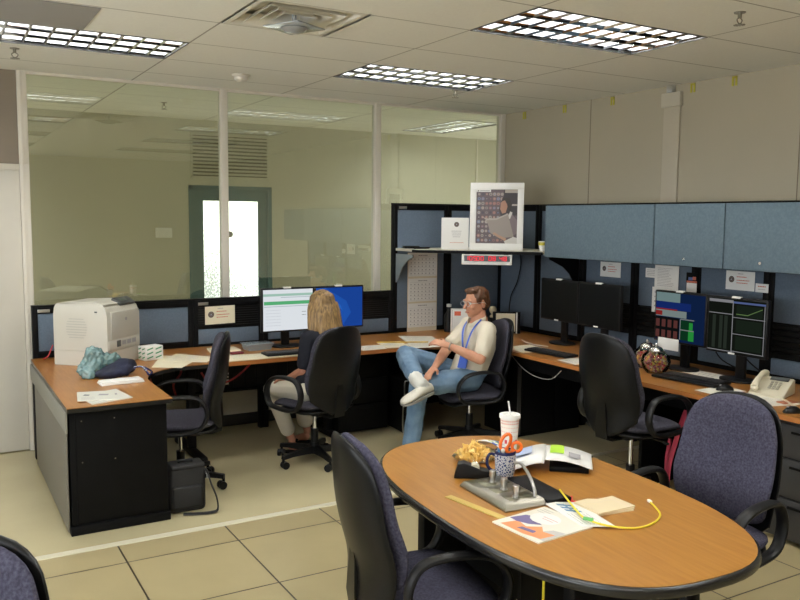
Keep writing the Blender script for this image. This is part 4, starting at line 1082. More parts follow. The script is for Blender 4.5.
# ruler, magazines
def flat_sheet(name, label, cat, pts, z, th, m, draw=None, group=None, parentless=True):
    """pts: four corners (x,y) counter-clockwise"""
    c = V((sum(p[0] for p in pts)/4, sum(p[1] for p in pts)/4, 0))
    t = thing(name, label, cat, (c.x, c.y, z), 0, group) if draw else None
    mb = MB(); mb.prism([(p[0]-c.x, p[1]-c.y) for p in pts], 0, th)
    if not draw:
        return solo(mb, name, m, label, cat, (c.x, c.y, z), 0, group)
    mb.build('pages', m, t)
    P0, P1, P3 = V(pts[0]), V(pts[1]), V(pts[3])
    u, v = (P1-P0), (P3-P0)
    fr = lambda a, b, d=0.: V((P0.x-c.x+u.x*a+v.x*b, P0.y-c.y+u.y*a+v.y*b, th+.0003+d))
    mb = MB(); draw(mb, fr); mb.build('print', None, t); return t
def dr_mag(mb, fr):
    mb.mi(M_paper); mb.quad(fr, 0, 1, 0, 1); r_ = random.Random(8)
    mb.mi(mat('mag_orange', (.78, .30, .12), .5)); mb.poly(fr, [(.12, .05), (.62, .04), (.92, .1), (.95, .34), (.75, .30), (.6, .42), (.45, .25), (.2, .32)], .0003)
    mb.mi(mat('mag_purple', (.14, .11, .25), .5)); mb.poly(fr, [(.03, .30), (.10, .55), (.25, .62), (.38, .5), (.55, .46), (.4, .34), (.2, .28)], .0005); mb.poly(fr, [(.4, .12), (.7, .16), (.68, .24), (.42, .2)], .0006)
    mb.mi(mat('mag_grey', (.52, .50, .48), .5)); mb.poly(fr, [(.62, .08), (1, .08), (1, .5), (.8, .45)], .0002)
    mb.mi(M_pwhite); mb.poly(fr, [(.40+.26*cos(a), .66+.2*sin(a)) for a in [2*pi*i/14 for i in range(14)]][:14], .0008)
    mb.mi(M_inkred); textline(mb, fr, .32, .62, .70, .012, .001, r_); textline(mb, fr, .36, .58, .64, .012, .001, r_)
    mb.mi(M_inkgrey)
    for k in range(3): textline(mb, fr, .06, .3, .92-.06*k, .012, .0004, r_)
flat_sheet('magazine', 'magazine with orange and purple cover lying in front of the silver box', 'magazine', [(.845, -2.045), (.865, -2.275), (1.125, -2.255), (1.105, -2.02)], ZD, .005, M_paper, lambda mb, fr: dr_mag(mb, lambda a, b, d=0.: fr(b*.0+a, b, d)))
def dr_mag2(mb, fr):
    mb.mi(M_pwhite); mb.quad(fr, 0, 1, 0, 1); r_ = random.Random(9); mb.mi(mat('mag_blue', (.12, .25, .42), .5)); 
    for k in range(3): mb.poly(fr, [(.55+.12*k, .35), (.62+.12*k, .35), (.68+.12*k, .8), (.6+.12*k, .8)], .0004)
    mb.quad(fr, .55, .9, .55, .62, .0005); mb.mi(M_inkgrey)
    for k in range(6): textline(mb, fr, .08, .5, .9-.12*k, .02, .0004, r_)
flat_sheet('leaflet', 'white leaflet with large blue lettering half under the magazine', 'leaflet', [(1.19, -2.30), (1.24, -2.05), (1.125, -1.985), (1.09, -2.24)], ZD+.0055, .002, M_pwhite, dr_mag2)
mb = MB(); fr = frame((0, 0, 0), (1, 0, 0), (0, 1, 0)); mb.mm(-.0175, .0175, -.155, .155, 0, .003, .0008)
t = thing('wooden_ruler', 'yellow wooden ruler lying left of the magazine', 'ruler', (.882, -1.895, ZD), radians(9))
mb.build('ruler_body', mat('ruler_wood', (.55, .40, .10), .45), t)
mb = MB()
for k in range(30): mb.mm(-.0175, -.0175+(.008 if k % 5 else .012), -.15+.0101*k, -.1494+.0101*k, .003, .0032)
mb.build('ruler_marks', M_ink, t)
for k in range(3):
    a = .05*k-.04
    o_ = [(-.085, -.06), (.085, -.075), (.095, .045), (.02, .05), (-.01, .075), (-.08, .075)]
    mb = MB(); mb.prism([(x*cos(a)-y*sin(a), x*sin(a)+y*cos(a)) for x, y in o_], 0, .0045)
    solo(mb, 'paper_pad', mat('pad_cream', (.74, .63, .42), .7), ('cream paper pad at the bottom of the loose stack by the yellow cable', 'cream paper pad in the middle of the loose stack by the yellow cable', 'topmost cream paper pad of the loose stack by the yellow cable')[k], 'paper pad', (1.295+.004*k, -2.125, ZD+.0048*k), 0, 'cream paper pads')
mb = MB(); mb.tube([(1.245, -1.945, ZD+.024), (1.20, -2.04, ZD+.021), (1.16, -2.13, ZD+.018), (1.13, -2.21, ZD+.018), (1.16, -2.285, ZD+.012), (1.24, -2.335, ZD+.0045), (1.33, -2.335, ZD+.004), (1.42, -2.29, ZD+.004), (1.47, -2.22, ZD+.004), (1.49, -2.18, ZD+.004)], .0038, 8)
t = thing('network_cable', 'yellow network cable curling across the oval table', 'cable', (0, 0, 0)); mb.build('cable', M_cabley, t)
MB().box((1.495, -2.17, ZD+.006), (.012, .022, .009), .002, Euler((0, 0, -.3)).to_matrix()).build('plug', M_pwhite, t)
MB().box((1.13, -2.225, ZD+.021), (.014, .035, .010), .002, Euler((0, 0, .5)).to_matrix()).build('green_clip', mat('green_clip', (.12, .45, .12), .4), t)
mb = MB(); mb.tube([(1.27, -1.985, ZD+.004), (1.24, -2.02, ZD+.004), (1.235, -2.06, ZD+.009)], .005, 8); solo(mb, 'red_marker', mat('red_pen', (.65, .03, .04), .35), 'short red pen beside the cream pads', 'pen')
# open booklet with curled pages
t = thing('open_booklet', 'open white booklet with curled pages and a green heading', 'booklet', (1.465, -1.60, ZD), radians(-42))
def curl(x0, x1, prof, y0, y1, n=14):
    mb = MB(); rows = []
    for i in range(n+1):
        u = i/n; x = lerp(x0, x1, u); z = prof(u); rows.append([mb.bm.verts.new((x, y0, z)), mb.bm.verts.new((x, y1, z))])
    for i in range(n): mb._tag([mb.bm.faces.new((rows[i][0], rows[i+1][0], rows[i+1][1], rows[i][1]))])
    return mb
o = curl(-.20, .0, lambda u: .005+.055*sin(u*pi*.5)**2*(1 if u < .98 else .96), -.175, .115).build('left_page', M_pwhite, t); o.modifiers.new('s', 'SOLIDIFY').thickness = .004
o = curl(.0, .20, lambda u: .055+.012*sin(u*pi)-.030*u, -.115, .115).build('right_page', M_pwhite, t); o.modifiers.new('s', 'SOLIDIFY').thickness = .003
mb = MB(); mb.mm(.02, .185, -.10, .10, .0, .022, .003); mb.build('dark_cover', M_blk, t)
mb = curl(.02, .08, lambda u: .0585+.003*sin(u*pi), -.02, .105, 6); mb.build('green_heading', mat('lime', (.45, .75, .05), .5), t)
mb = curl(.10, .15, lambda u: .0625-.010*u, -.07, .0, 6); mb.build('photo_patch', M_inkgrey, t)
o = curl(-.15, -.06, lambda u: .0255+.032*u, -.03, .08, 6); o.build('blue_text', mat('blue_print', (.42, .50, .72), .5), t)
mb = MB(); mb.tube([(0, 0, .012), (.03, -.02, .010), (.055, -.035, .008)], [.012, .010, .004], 8); solo(mb, 'black_pen_cap', M_plastic, 'small black object at the far edge of the table by the booklet', 'pen', (1.655, -1.60, ZD), 0)

# ------------------------------------------------------------------ printer
t = thing('laser_printer', 'beige laser printer with paper tray on the left desk', 'printer', (.215, 1.945, ZD+.001), radians(45))
# local: front = -y?  rotate so that front faces (+x,-y): local -y -> (sin45, -cos45)
w, dpt, H = .40, .44, .455
fr_prof = []
mb = MB()
rings = []
for z, ix, iy0, iy1 in ((0, .0, .0, 0), (.105, 0, 0, 0), (.106, .004, .004, 0), (.11, .004, .004, 0), (.111, 0, 0, 0), (.36, 0, 0, 0), (.415, .006, .02, .004), (.44, .018, .05, .012)):
    rings.append([(-w/2+ix, -dpt/2+iy0, z), (w/2-ix, -dpt/2+iy0, z), (w/2-ix, dpt/2-iy1, z), (-w/2+ix, dpt/2-iy1, z)])
mb.loft(rings); bo = mb.build('body', M_printer, t, angle=50)
mb = MB(); mb.prism([(-dpt/2+.03, .44), (-dpt/2+.12, .462), (-dpt/2+.2, .455), (.05, .452), (dpt/2-.02, .444)], -w/2+.02, w/2-.02, f=lambda x, y, z: (z, x, y)); mb.build('output_bin', M_printer, t)
MB().box((.085, -dpt/2+.055, .447), (.19, .085, .022), .006, Euler((radians(28), 0, 0)).to_matrix()).build('control_panel', M_pdark, t)
MB().box((.07, -dpt/2+.052, .461), (.08, .03, .004), .001, Euler((radians(28), 0, 0)).to_matrix()).build('display', mat('lcd', (.14, .17, .14), .3), t)
MB().mm(-w/2+.045, w/2-.012, -dpt/2-.006, -dpt/2+.01, .19, .385, .005).build('front_door', M_printerd, t)
MB().mm(-w/2+.01, w/2-.01, -dpt/2-.007, -dpt/2+.01, .115, .182, .004).build('paper_drawer', M_printer, t)
mb = MB(); mb.mm(-.10, .14, -dpt/2-.0085, -dpt/2-.006, .135, .175); mb.build('label_strip', M_printerd, t)
mb = MB(); mb.mi(M_pdark); mb.mm(-.10, -.055, -dpt/2-.010, -dpt/2-.008, .132, .178); mb.mi(M_inkgrey)
for k in range(3): mb.mm(-.035+.062*k, .01+.062*k, -dpt/2-.010, -dpt/2-.008, .142, .170)
mb.build('label_print', None, t)
mb = MB().cyl((.02, -dpt/2-.0055, .325), (.02, -dpt/2-.009, .325), .012, n=20); mb.build('round_badge', M_inkgrey, t)
mb = MB()
for k in range(8): 
    hw = .085*math.sqrt(max(.1, 1-((k-3.5)/5.)**2)); mb.mm(-w/2-.002, -w/2+.002, -.0+.03-hw, .03+hw, .20+.019*k, .206+.019*k)
mb.build('side_vents', M_printerd, t)
mb = MB(); mb.mm(-w/2-.001, -w/2+.002, -dpt/2+.08, -dpt/2+.10, .385, .395); mb.build('side_button', M_pdark, t)
# red wire at back left
mb = MB(); mb.tube([(-.13, 2.20, ZD+.006), (-.10, 2.17, ZD+.03), (-.075, 2.19, ZD+.08), (-.06, 2.22, ZD+.10)], .005, 6); solo(mb, 'red_wire', M_red, 'red wire behind the printer at the back of the left desk', 'cable')
# plastic bag + blue cloth
def crumple(o, amp, sc, seed=0.):
    displace(o, lambda c, n: n*(amp*(noise.noise(V((c.x*sc, c.y*sc, c.z*sc*.6))+V((seed, 0, 0)))+.6*noise.noise(c*sc*2.3+V((0, seed, 3))))))
    for v in o.data.vertices: v.co.z = max(v.co.z, .0012)
mb = MB(); mb.hull(((0, 0, .06), (.085, .07, .075)), ((.02, .0, .14), (.065, .06, .06))); mb.hull(((.08, .03, .10), (.13, .05, .045))); mb.hull(((-.02, -.03, .03), (.07, .06, .035)))
o = mb.build('plastic_bag', mat('teal_plastic', (.19, .36, .39), .25, spec=.7, trans=.35, var=(22, (.34, .50, .50))))
remesh(o, .007, 2); crumple(o, .024, 22); tag(o, 'crumpled translucent teal plastic bag on the left desk in front of the printer', 'plastic bag'); o.location = (.07, 1.36, ZD); o.rotation_euler.z = .2
mb = MB(); mb.hull(((0, 0, .03), (.12, .08, .035)), ((.09, .06, .06), (.08, .06, .055))); o = mb.build('cloth_bag', mat('navy_cloth', (.008, .010, .022), .8, var=(8, (.009, .013, .045))))
remesh(o, .008, 2); crumple(o, .010, 14, 4); tag(o, 'dark navy cloth pouch lying on the left desk beside the plastic bag', 'pouch'); o.location = (.19, 1.28, ZD)
mb = MB(); mb.tube([(.33, 1.30, ZD+.05), (.38, 1.28, ZD+.055), (.40, 1.24, ZD+.03), (.41, 1.21, ZD+.01), (.44, 1.25, ZD+.02), (.41, 1.33, ZD+.04)], .007, 6); solo(mb, 'pouch_cord', M_navy, 'dark looped cord of the navy pouch at the desk edge', 'cord')
mb = MB(); mb.mm(-.135, .135, -.06, .06, 0, .012, .004); mb.mm(-.13, .13, -.055, .055, .012, .022, .005); solo(mb, 'note_pad', M_pwhite, 'thick white pad on the left desk below the navy pouch', 'pad', (.20, 1.07, ZD), radians(4))
def dr_m3(mb, fr):
    mb.mi(mat('mag_pale', (.66, .66, .60), .5)); mb.quad(fr, 0, 1, 0, 1); r_ = random.Random(11); mb.mi(M_inkgrey); mb.poly(fr, [(.55, .5), (.8, .45), (.85, .6), (.6, .66)], .0004); mb.mi(mat('mag_dark', (.12, .13, .14), .5)); mb.poly(fr, [(.15, .55), (.3, .5), (.34, .62), (.2, .68)], .0004)
    mb.mi(M_inkgrey)
    for k in range(4): textline(mb, fr, .1, .45, .35-.07*k, .015, .0004, r_)
flat_sheet('magazine', 'pale magazine at the bottom of the pair on the left desk corner', 'magazine', [(-.07, .50), (.17, .585), (.11, .86), (-.11, .78)], ZD, .005, M_paper, dr_m3)
flat_sheet('magazine', 'pale magazine with dark photo on top of the pair on the left desk corner', 'magazine', [(-.135, .60), (.07, .555), (.10, .78), (-.10, .85)], ZD+.0062, .004, M_paper, dr_m3)
# green/white box
t = thing('tissue_box', 'white box with green diagonal stripes beside the printer', 'box', (.575, 1.86, ZD+.0005), radians(20))
MB().mm(-.075, .075, -.05, .05, 0, .105, .003).build('box_body', M_pwhite, t)
mb = MB(); mb.mi(mat('green_print', (.08, .32, .18), .6))
for side in (0, 1):
    fr = frame((-.075, -.0508, 0), (1, 0, 0), (0, 0, 1)) if side == 0 else frame((-.0758, .05, 0), (0, -1, 0), (0, 0, 1))
    W2 = .15 if side == 0 else .10
    for k in range(3): 
        for q in (0, 1): mb.poly(fr, [(W2*.08+W2*.48*q, .012+.032*k), (W2*.42+W2*.48*q, .024+.032*k), (W2*.42+W2*.48*q, .034+.032*k), (W2*.08+W2*.48*q, .022+.032*k)], .0004)
mb.build('stripes', None, t)
# desk papers
def sheet(label, pts, z=0., th=.0015, m=None, name='paper_sheet', cat='paper', lines=True, group=None):
    def dr(mb, fr):
        mb.mi(M_inkgrey); r_ = random.Random(hash(label) % 97 if False else len(label))
        for k in range(9): textline(mb, fr, .12, .5+.35*r_.random(), .88-.09*k, .012, .0002, r_)
    return flat_sheet(name, label, cat, pts, ZD+z, th, m or M_paper, dr if lines else None, group)
sheet('large cream sheet spread at the inner corner of the left desk', [(.50, 1.52), (.68, 1.40), (.95, 1.80), (.68, 1.98)], 0, .002, M_cream, lines=False)
sheet('cream sheet lying over the large sheet at the left desk corner', [(.62, 1.72), (.90, 1.52), (1.02, 1.72), (.80, 2.0)], .003, .002, M_cream)
sheet('cream form left of the woman at the front of the desk', [(1.06, 1.50), (1.50, 1.50), (1.50, 1.72), (1.10, 1.76)], 0, .002, M_cream)
sheet('cream form overlapping beside the woman\'s left elbow', [(1.36, 1.49), (1.70, 1.49), (1.70, 1.70), (1.40, 1.74)], .003, .002, M_cream)
sheet('paper right of the woman under the blue screen', [(2.18, 1.49), (2.40, 1.49), (2.46, 1.68), (2.22, 1.70)], 0, .002)
sheet('cream paper in the middle of the pile left of the man', [(2.42, 1.52), (2.62, 1.50), (2.70, 1.78), (2.48, 1.82)], 0, .002, M_cream)
sheet('upper paper of the pile behind the man\'s knee', [(2.68, 1.60), (2.95, 1.48), (3.10, 1.90), (2.84, 2.06)], 0, .004)
sheet('paper lying near the front edge behind the man\'s knee', [(2.60, 1.38), (2.84, 1.34), (2.88, 1.54), (2.64, 1.60)], .0045, .002)
mb = MB(); mb.cyl((2.46, 1.78, ZD+.010), (2.86, 1.58, ZD+.012), .005, n=8); solo(mb, 'pencil', mat('pencil_yellow', (.65, .42, .06), .4), 'yellow pencil across the papers left of the man', 'pencil')
mb = MB(); mb.mm(-.05, .05, -.03, .03, 0, .012, .002); solo(mb, 'red_booklet', mat('dark_red', (.16, .02, .03), .5), 'small dark red case on the desk left of the woman', 'case', (1.22, 1.80, ZD+.0035), .15)
t = thing('plastic_tray', 'clear plastic container on the desk below the low partition', 'container', (1.44, 1.93, ZD+.0005), .05)
mb = MB(); 
rr = []
for s_, z in ((.85, 0), (1, .05), (.98, .05), (.83, .004)): rr.append([(-.11*s_, -.07*s_, z), (.11*s_, -.07*s_, z), (.11*s_, .07*s_, z), (-.11*s_, .07*s_, z)])
mb.loft(rr); mb.build('container', mat('clear_box', (.60, .68, .74), .1, trans=.6, spec=.7), t)
MB().mm(-.118, .118, -.078, .078, .05, .056, .002).build('lid', MATS['clear_box'], t)
sheet('papers stacked at the back behind the left chair', [(1.05, 1.92), (1.30, 1.92), (1.30, 2.10), (1.08, 2.12)], 0, .012, M_cream)
def keyboard(label, loc, rz, extra=False):
    t = thing('keyboard', label, 'keyboard', loc, rz, 'keyboards')
    MB().mm(-.225, .225, -.075, .075, 0, .018, .005).build('keyboard_body', M_plastic, t)
    mb = MB()
    for r in range(5):
        for c in range(15): mb.mm(-.212+.0218*c, -.212+.0218*c+.018, -.052+.021*r, -.052+.021*r+.017, .018, .0235)
    for r in range(5):
        for c in range(4): mb.mm(.128+.0218*c, .128+.0218*c+.018, -.052+.021*r, -.052+.021*r+.017, .018, .0235)
    mb.build('keys', M_key, t)
    if extra: MB().mm(-.24, .24, -.15, -.078, 0, .018, .008).build('palm_rest', M_plastic, t)
    return t
keyboard('black keyboard on the desk in front of the woman', (1.60, 1.60, ZD+.006), 0)
keyboard('black keyboard below the dark twin monitors', (3.44, .66, ZD+.003), radians(-84))
keyboard('black keyboard with palm rest near the candy jars', (3.60, -.62, ZD+.003), radians(-83), True)
sheet('cream paper under the keyboard below the dark monitors', [(3.27, .80), (3.56, .78), (3.60, 1.12), (3.32, 1.10)], 0, .002, M_cream)
sheet('pale paper beside the keyboard below the dark monitors', [(3.28, .20), (3.50, .18), (3.52, .42), (3.30, .42)], 0, .002)
sheet('printed page lying behind the keyboard with palm rest', [(3.76, -.68), (3.93, -.62), (3.92, -.22), (3.77, -.26)], 0, .002)
sheet('pale mat under the black mouse', [(3.33, -1.02), (3.60, -1.02), (3.60, -.84), (3.34, -.84)], 0, .002, lines=False, name='mouse_mat', cat='mat')
sheet('white paper in front of the beige telephone', [(3.34, -1.36), (3.58, -1.42), (3.60, -1.12), (3.40, -1.10)], 0, .002)
sheet('small terracotta booklet in front of the telephone', [(3.47, -1.38), (3.58, -1.39), (3.585, -1.33), (3.475, -1.32)], .0035, .006, mat('terracotta', (.38, .13, .06), .6), 'booklet', 'booklet', False)
mb = MB(); mb.tube([(3.70, 1.35, ZD+.0045), (3.62, 1.15, ZD+.0045), (3.66, .95, ZD+.0045)], .0035, 6); solo(mb, 'white_pen', M_pwhite, 'thin white cord on the desk behind the keyboard', 'cord')
def mouse(label, loc, rz):
    t = thing('computer_mouse', label, 'mouse', loc, rz, 'computer mice')
    mb = MB(); R = []
    for u, w_, h_ in ((-1, .004, .004), (-.9, .018, .018), (-.5, .029, .034), (0, .031, .038), (.5, .028, .030), (.9, .018, .016), (1, .005, .005)):
        R.append([(.055*u, w_*cos(a), max(0, h_*sin(a))) for a in [2*pi*i/20 for i in range(20)]])
    mb.loft(R); mb.build('mouse_body', M_plastic, t); MB().box((.03, 0, .033), (.012, .006, .008), .002).build('scroll_wheel', M_inkgrey, t)
    return t
mouse('black mouse on the pale mat', (3.50, -.94, ZD+.0022), 2.6)
mouse('black mouse at the right edge of the desk', (3.33, -1.52, ZD+.001), 2.8)
# phone
t = thing('desk_telephone', 'beige desk telephone with handset on the right desk', 'telephone', (3.67, -1.15, ZD+.0005), radians(-72))
mb = MB(); mb.prism([(-.115, 0), (.11, 0), (.11, .085), (.085, .095), (-.10, .022), (-.115, .015)], -.105, .105, .006, f=lambda x, y, z: (z, x, y)); mb.build('phone_base', M_phone, t)
mb = MB()
for r in range(4):
    for c in range(3): mb.box((.0+.024*c, -.055+.022*r, .046+.0085*r+.004), (.017, .014, .006), .001, Euler((radians(21), 0, 0)).to_matrix())
mb.build('keypad', mat('phone_key', (.40, .38, .30), .5), t)
MB().box((.03, .055, .092), (.11, .04, .006), .002, Euler((radians(21), 0, 0)).to_matrix()).build('phone_display', M_pdark, t)
mb = MB(); mb.tube([(-.072, -.105, .055), (-.072, -.06, .085), (-.072, .0, .105), (-.072, .06, .118), (-.072, .10, .115)], [.022, .017, .015, .017, .022], 10, flat=(1.15, .8), up=(1, 0, 0)); mb.hull(((-.072, -.095, .045), (.026, .026, .018))); mb.hull(((-.072, .09, .102), (.026, .026, .018)))
mb.build('handset', M_phone, t)
mb = MB(); pts = []
for i in range(90):
    a = i*.9; c = V((3.56-.0016*i, -1.30-.0022*i, ZD+.012)); pts.append(c+V((.006*cos(a), .0, .006*sin(a))))
mb.tube(pts, .0022, 5, smooth=0); solo(mb, 'phone_cord', M_phone, 'coiled beige telephone cord at the right edge of the desk', 'cord')
# candy jars
M_jar = M_jarg
def jar(label, loc, s_, seed):
    t = thing('candy_jar', label, 'jar', loc, 0, 'candy jars')
    MB().lathe([(0, 0), (.055*s_, 0), (.082*s_, .03*s_), (.095*s_, .075*s_), (.085*s_, .115*s_), (.058*s_, .14*s_), (.056*s_, .145*s_), (.052*s_, .143*s_), (.08*s_, .112*s_), (.090*s_, .075*s_), (.077*s_, .033*s_), (.05*s_, .005), (0, .005)], n=28).build('glass_bowl', M_jar, t)
    MB().lathe([(0, .182*s_), (.014*s_, .178*s_), (.034*s_, .170*s_), (.048*s_, .156*s_), (.050*s_, .146*s_), (0, .146*s_)], n=28).hull(((0, 0, .188*s_), .011*s_)).build('chrome_lid', M_chrome, t)
    r_ = random.Random(seed); cols = [(.45, .05, .06), (.60, .35, .10), (.55, .50, .35), (.45, .18, .22), (.30, .08, .12), (.50, .42, .10)]
    mb = MB()
    for k in range(120):
        a = r_.random()*2*pi; z = (.012+.098*r_.random())*s_; rr_ = math.sqrt(r_.random())*(.042+.034*sin(min(1, z/(.1*s_))*pi*.75))*s_
        mb.mi(mat('candy_%d' % (k % 6), cols[k % 6], .3)); mb.hull(((rr_*cos(a), rr_*sin(a), z+.004), (.011*s_, .008*s_, .008*s_), Euler((r_.random()*3, r_.random()*3, 0)).to_matrix()))
    o = mb.build('wrapped_candy', None, t, fixn=False); o['kind'] = 'stuff'
jar('glass jar of colourful candy with chrome lid, the left one partly behind the chair', (3.68, -.12, ZD+.0005), 1.05, 1)
jar('glass jar of colourful candy with chrome lid, the right one under the cream note', (3.57, -.305, ZD+.0005), 1.08, 2)
mb = MB(); fr = frame((0, 0, 0), (0, -1, 0), (.35, 0, 1)); mb.slab(fr, 0, .10, 0, .07, 0, .0012); fr = frame((0, 0, .0005), (0, -1, 0), (-1, 0, 0)); mb.slab(fr, 0, .14, 0, .07, 0, .0012)
solo(mb, 'folded_card', M_pwhite, 'folded white card in front of the candy jars', 'card', (3.41, -.13, ZD+.0005))
# left paper organiser behind man: binder & figurine
t = thing('file_holder', 'white file holder with a red label behind the seated man', 'file holder', (3.47, 1.93, ZD), -radians(30))
MB().mm(-.12, .12, -.04, .04, 0, .235, .003).build('holder_body', M_pwhite, t)
mb = MB(); fr = frame((0, -.0405, 0), (1, 0, 0), (0, 0, 1)); mb.mi(mat('orange_label', (.70, .13, .06), .5)); mb.quad(fr, -.09, -.03, .175, .215, .0008); mb.mi(M_inkgrey); mb.quad(fr, -.112, -.108, 0, .23, .0006); mb.build('front_label', None, t)
t = thing('notice_frame', 'white-edged notice frame right of the man\'s shoulder', 'frame', (3.85, 1.77, ZD), -radians(34))
MB().mm(-.13, .13, -.012, .012, 0, .205, .003).build('frame_body', M_blk, t); MB().mm(-.10, .08, -.0145, -.012, .02, .19).build('paper_insert', M_cream, t); MB().mm(.088, .10, -.0145, -.012, .0, .20).build('white_edge', M_pwhite, t)
mb = MB(); mb.lathe([(0, 0), (.03, 0), (.028, .015), (.012, .03), (.03, .05), (.036, .075), (.026, .10), (0, .108)], n=20); solo(mb, 'figurine', mat('beige_toy', (.60, .52, .36), .5), 'small rounded beige ornament just above the notice frame behind the man', 'ornament', (3.80, 1.92, ZD+.14), 0)
solo(MB().mm(-.06, .06, -.05, .05, 0, .138, .004), 'small_box', M_blk, 'small dark box supporting the beige ornament behind the man', 'box', (3.80, 1.92, ZD+.001), -.5)
t = thing('dark_bottle', 'dark glossy bottle with white cap beside the white file holder', 'bottle', (3.43, 2.12, ZD+.001))
MB().lathe([(0, 0), (.045, 0), (.045, .15), (.02, .20), (.02, .24), (0, .24)], n=20).build('bottle_body', M_plastic, t)
MB().lathe([(.021, .235), (.024, .237), (.024, .262), (0, .266)], n=16).build('bottle_cap', M_pwhite, t)
# laptop bag on floor
t = thing('laptop_bag', 'black laptop bag with shoulder strap on the floor behind the left desk', 'bag', (.485, .635, .001), radians(-2))
MB().mm(-.115, .115, -.07, .07, 0, .29, .03, 3).build('bag_body', mat('nylon', (.008, .008, .009), .7), t)
MB().mm(-.095, .09, -.085, -.06, .03, .17, .015, 3).build('front_pocket', MATS['nylon'], t)
MB().mm(-.10, .11, -.074, .072, .27, .30, .014, 3).build('flap', MATS['nylon'], t)
MB().tube([(.10, -.02, .26), (.125, -.05, .24), (.14, -.08, .17), (.165, -.11, .09), (.165, -.14, .02), (.12, -.15, .008), (.03, -.13, .008), (-.04, -.11, .010)], .022, 8, flat=(1, .22), up=(.3, 1, 0)).build('strap', MATS['nylon'], t)
mb = MB(); mb.tube([(.112, -.03, .245), (.128, -.045, .235), (.122, -.06, .22)], .004, 6, closed=True); mb.mm(.118, .132, -.06, -.05, .195, .215, .002); mb.build('buckle', M_alu, t)
mb = MB(); mb.mm(-.045, .045, -.012, .012, .305, .318, .004); mb.mm(-.045, -.035, -.01, .01, .295, .31); mb.mm(.035, .045, -.01, .01, .295, .31); mb.build('carry_handle', MATS['nylon'], t)

# ------------------------------------------------------------------ people
def e(c, r): return (V(c), r)
def head(mb, M, female=False):
    R3 = M.to_3x3()
    def E(c, r): return (M @ V(c), r, R3)
    k = .94 if female else 1.
    mb.hull(E((-.012, 0, .030), (.098*k, .076*k, .088*k)), E((.022, 0, -.035), (.066*k, .058*k, .070)))
    mb.hull(E((.022, 0, -.035), (.066*k, .056*k, .068)), E((.052, 0, -.088), (.026, .026, .020)))
    mb.hull(E((.086*k, 0, .012), (.010, .008, .012)), E((.108*k, 0, -.026), (.014, .015, .011)))           # nose
    mb.hull(E((.083*k, .028, .027), (.010, .022, .008)), E((.083*k, -.028, .027), (.010, .022, .008)))     # brow
    mb.hull(E((.084*k, 0, -.058), (.010, .022, .006))); mb.hull(E((.081*k, 0, -.068), (.010, .019, .007)))  # lips
    for s_ in (-1, 1):
        mb.hull(E((-.010, s_*.079*k, -.008), (.020, .009, .031))); mb.hull(E((.064*k, s_*.036, -.022), (.022, .020, .020)))
    mb.hull(E((-.022, 0, -.05), (.052*k, .050*k, .04)), E((-.040, 0, -.150), (.056*k, .058*k, .03)))
def hand(mb, wrist, palm, dirn, up, curl=.5, s=1., thumb_side=1):
    """palm centre & finger direction; up = back-of-hand normal"""
    wrist, palm = V(wrist), V(palm); d = V(dirn).normalized(); up = V(up); up = (up-d*up.dot(d)).normalized(); sd = d.cross(up)*thumb_side
    R = Matrix((d, d.cross(up), up)).transposed()
    mb.hull((wrist, .024*s), (palm, (.042*s, .038*s, .016*s), R))
    for i, (o_, L_) in enumerate(((-.030, .068), (-.010, .078), (.010, .074), (.029, .058))):
        b = palm+d*.030*s-sd*o_*s*(-1); p = b
        pts = [(p, .0085*s)]; dd = d.copy()
        for k in range(3):
            ang = curl*(.5+.4*k); nd = (d*cos(ang)-up*sin(ang)); p = p+nd*(L_*s*(.42, .32, .26)[k]); pts.append((p, (.008-.0006*k)*s))
        mb.chain(pts)
    b = palm-d*.02*s+sd*.030*s; t1 = b+(d*.6+sd*.8-up*.2)*.034*s; t2 = t1+(d*.9+sd*.3-up*.35)*.030*s
    mb.chain([(b, .012*s), (t1, .0105*s), (t2, .009*s)])

# ---- the man
def Y3(x, y, z): return V((x, y, z))
Fm = V((-.97, .24, 0)); Lm = V((-.24, -.97, 0))
pel = Y3(2.90, 1.01, .575); che = Y3(2.97, .99, .84); nek = Y3(2.945, .985, 1.005)
shL = Y3(2.93, .815, .955); shR = Y3(2.99, 1.165, .955)
elL = Y3(2.80, .735, .745); wrL = Y3(2.635, .90, .835); haL = Y3(2.585, .965, .855)
elR = Y3(2.72, 1.09, .775); wrR = Y3(2.53, .95, .68); haR = Y3(2.47, .91, .655)
hipL = pel+Lm*.095+V((-.03, 0, -.02)); hipR = pel-Lm*.095+V((-.03, 0, -.02))
knL = Y3(2.385, .95, .545); anL = Y3(2.325, .96, .11)
knR = Y3(2.47, 1.30, .715); anR = Y3(2.315, .87, .600)
hM = Matrix.Translation(Y3(2.93, .985, 1.155)) @ Matrix.Scale(1.05, 4) @ Matrix.Rotation(radians(182), 4, 'Z') @ Matrix.Rotation(radians(4), 4, 'Y')
mb = MB(); head(mb, hM)
mb.chain([(nek+V((0, 0, .02)), .055), (che, (.10, .13, .14)), (pel, (.11, .14, .10))])
for a, b, c, r in ((shL, elL, wrL, 1), (shR, elR, wrR, 1)): mb.chain([(che+V((0, 0, .06)), .08), (a, .048), (b, .042), (b*.55+c*.45, .040), (c, .026)])
hand(mb, wrL, haL, haL-wrL+V((0, 0, .0)), (-.2, -.6, .8), .7, 1.0, 1)
hand(mb, wrR, haR, V((-.75, -.35, -.35)), (-.3, .1, .9), .55, 1.0, -1)
for h, k, a in ((hipL, knL, anL), (hipR, knR, anR)): mb.chain([(pel, .10), (h, .08), (k, .052), (k*.65+a*.35, .050), (a, .034)])
man = mb.build('person', M_skin)
remesh(man, .0055, 2, .4)
tag(man, 'seated man in cream polo shirt, blue jeans and white trainers, one ankle over his knee', 'person')
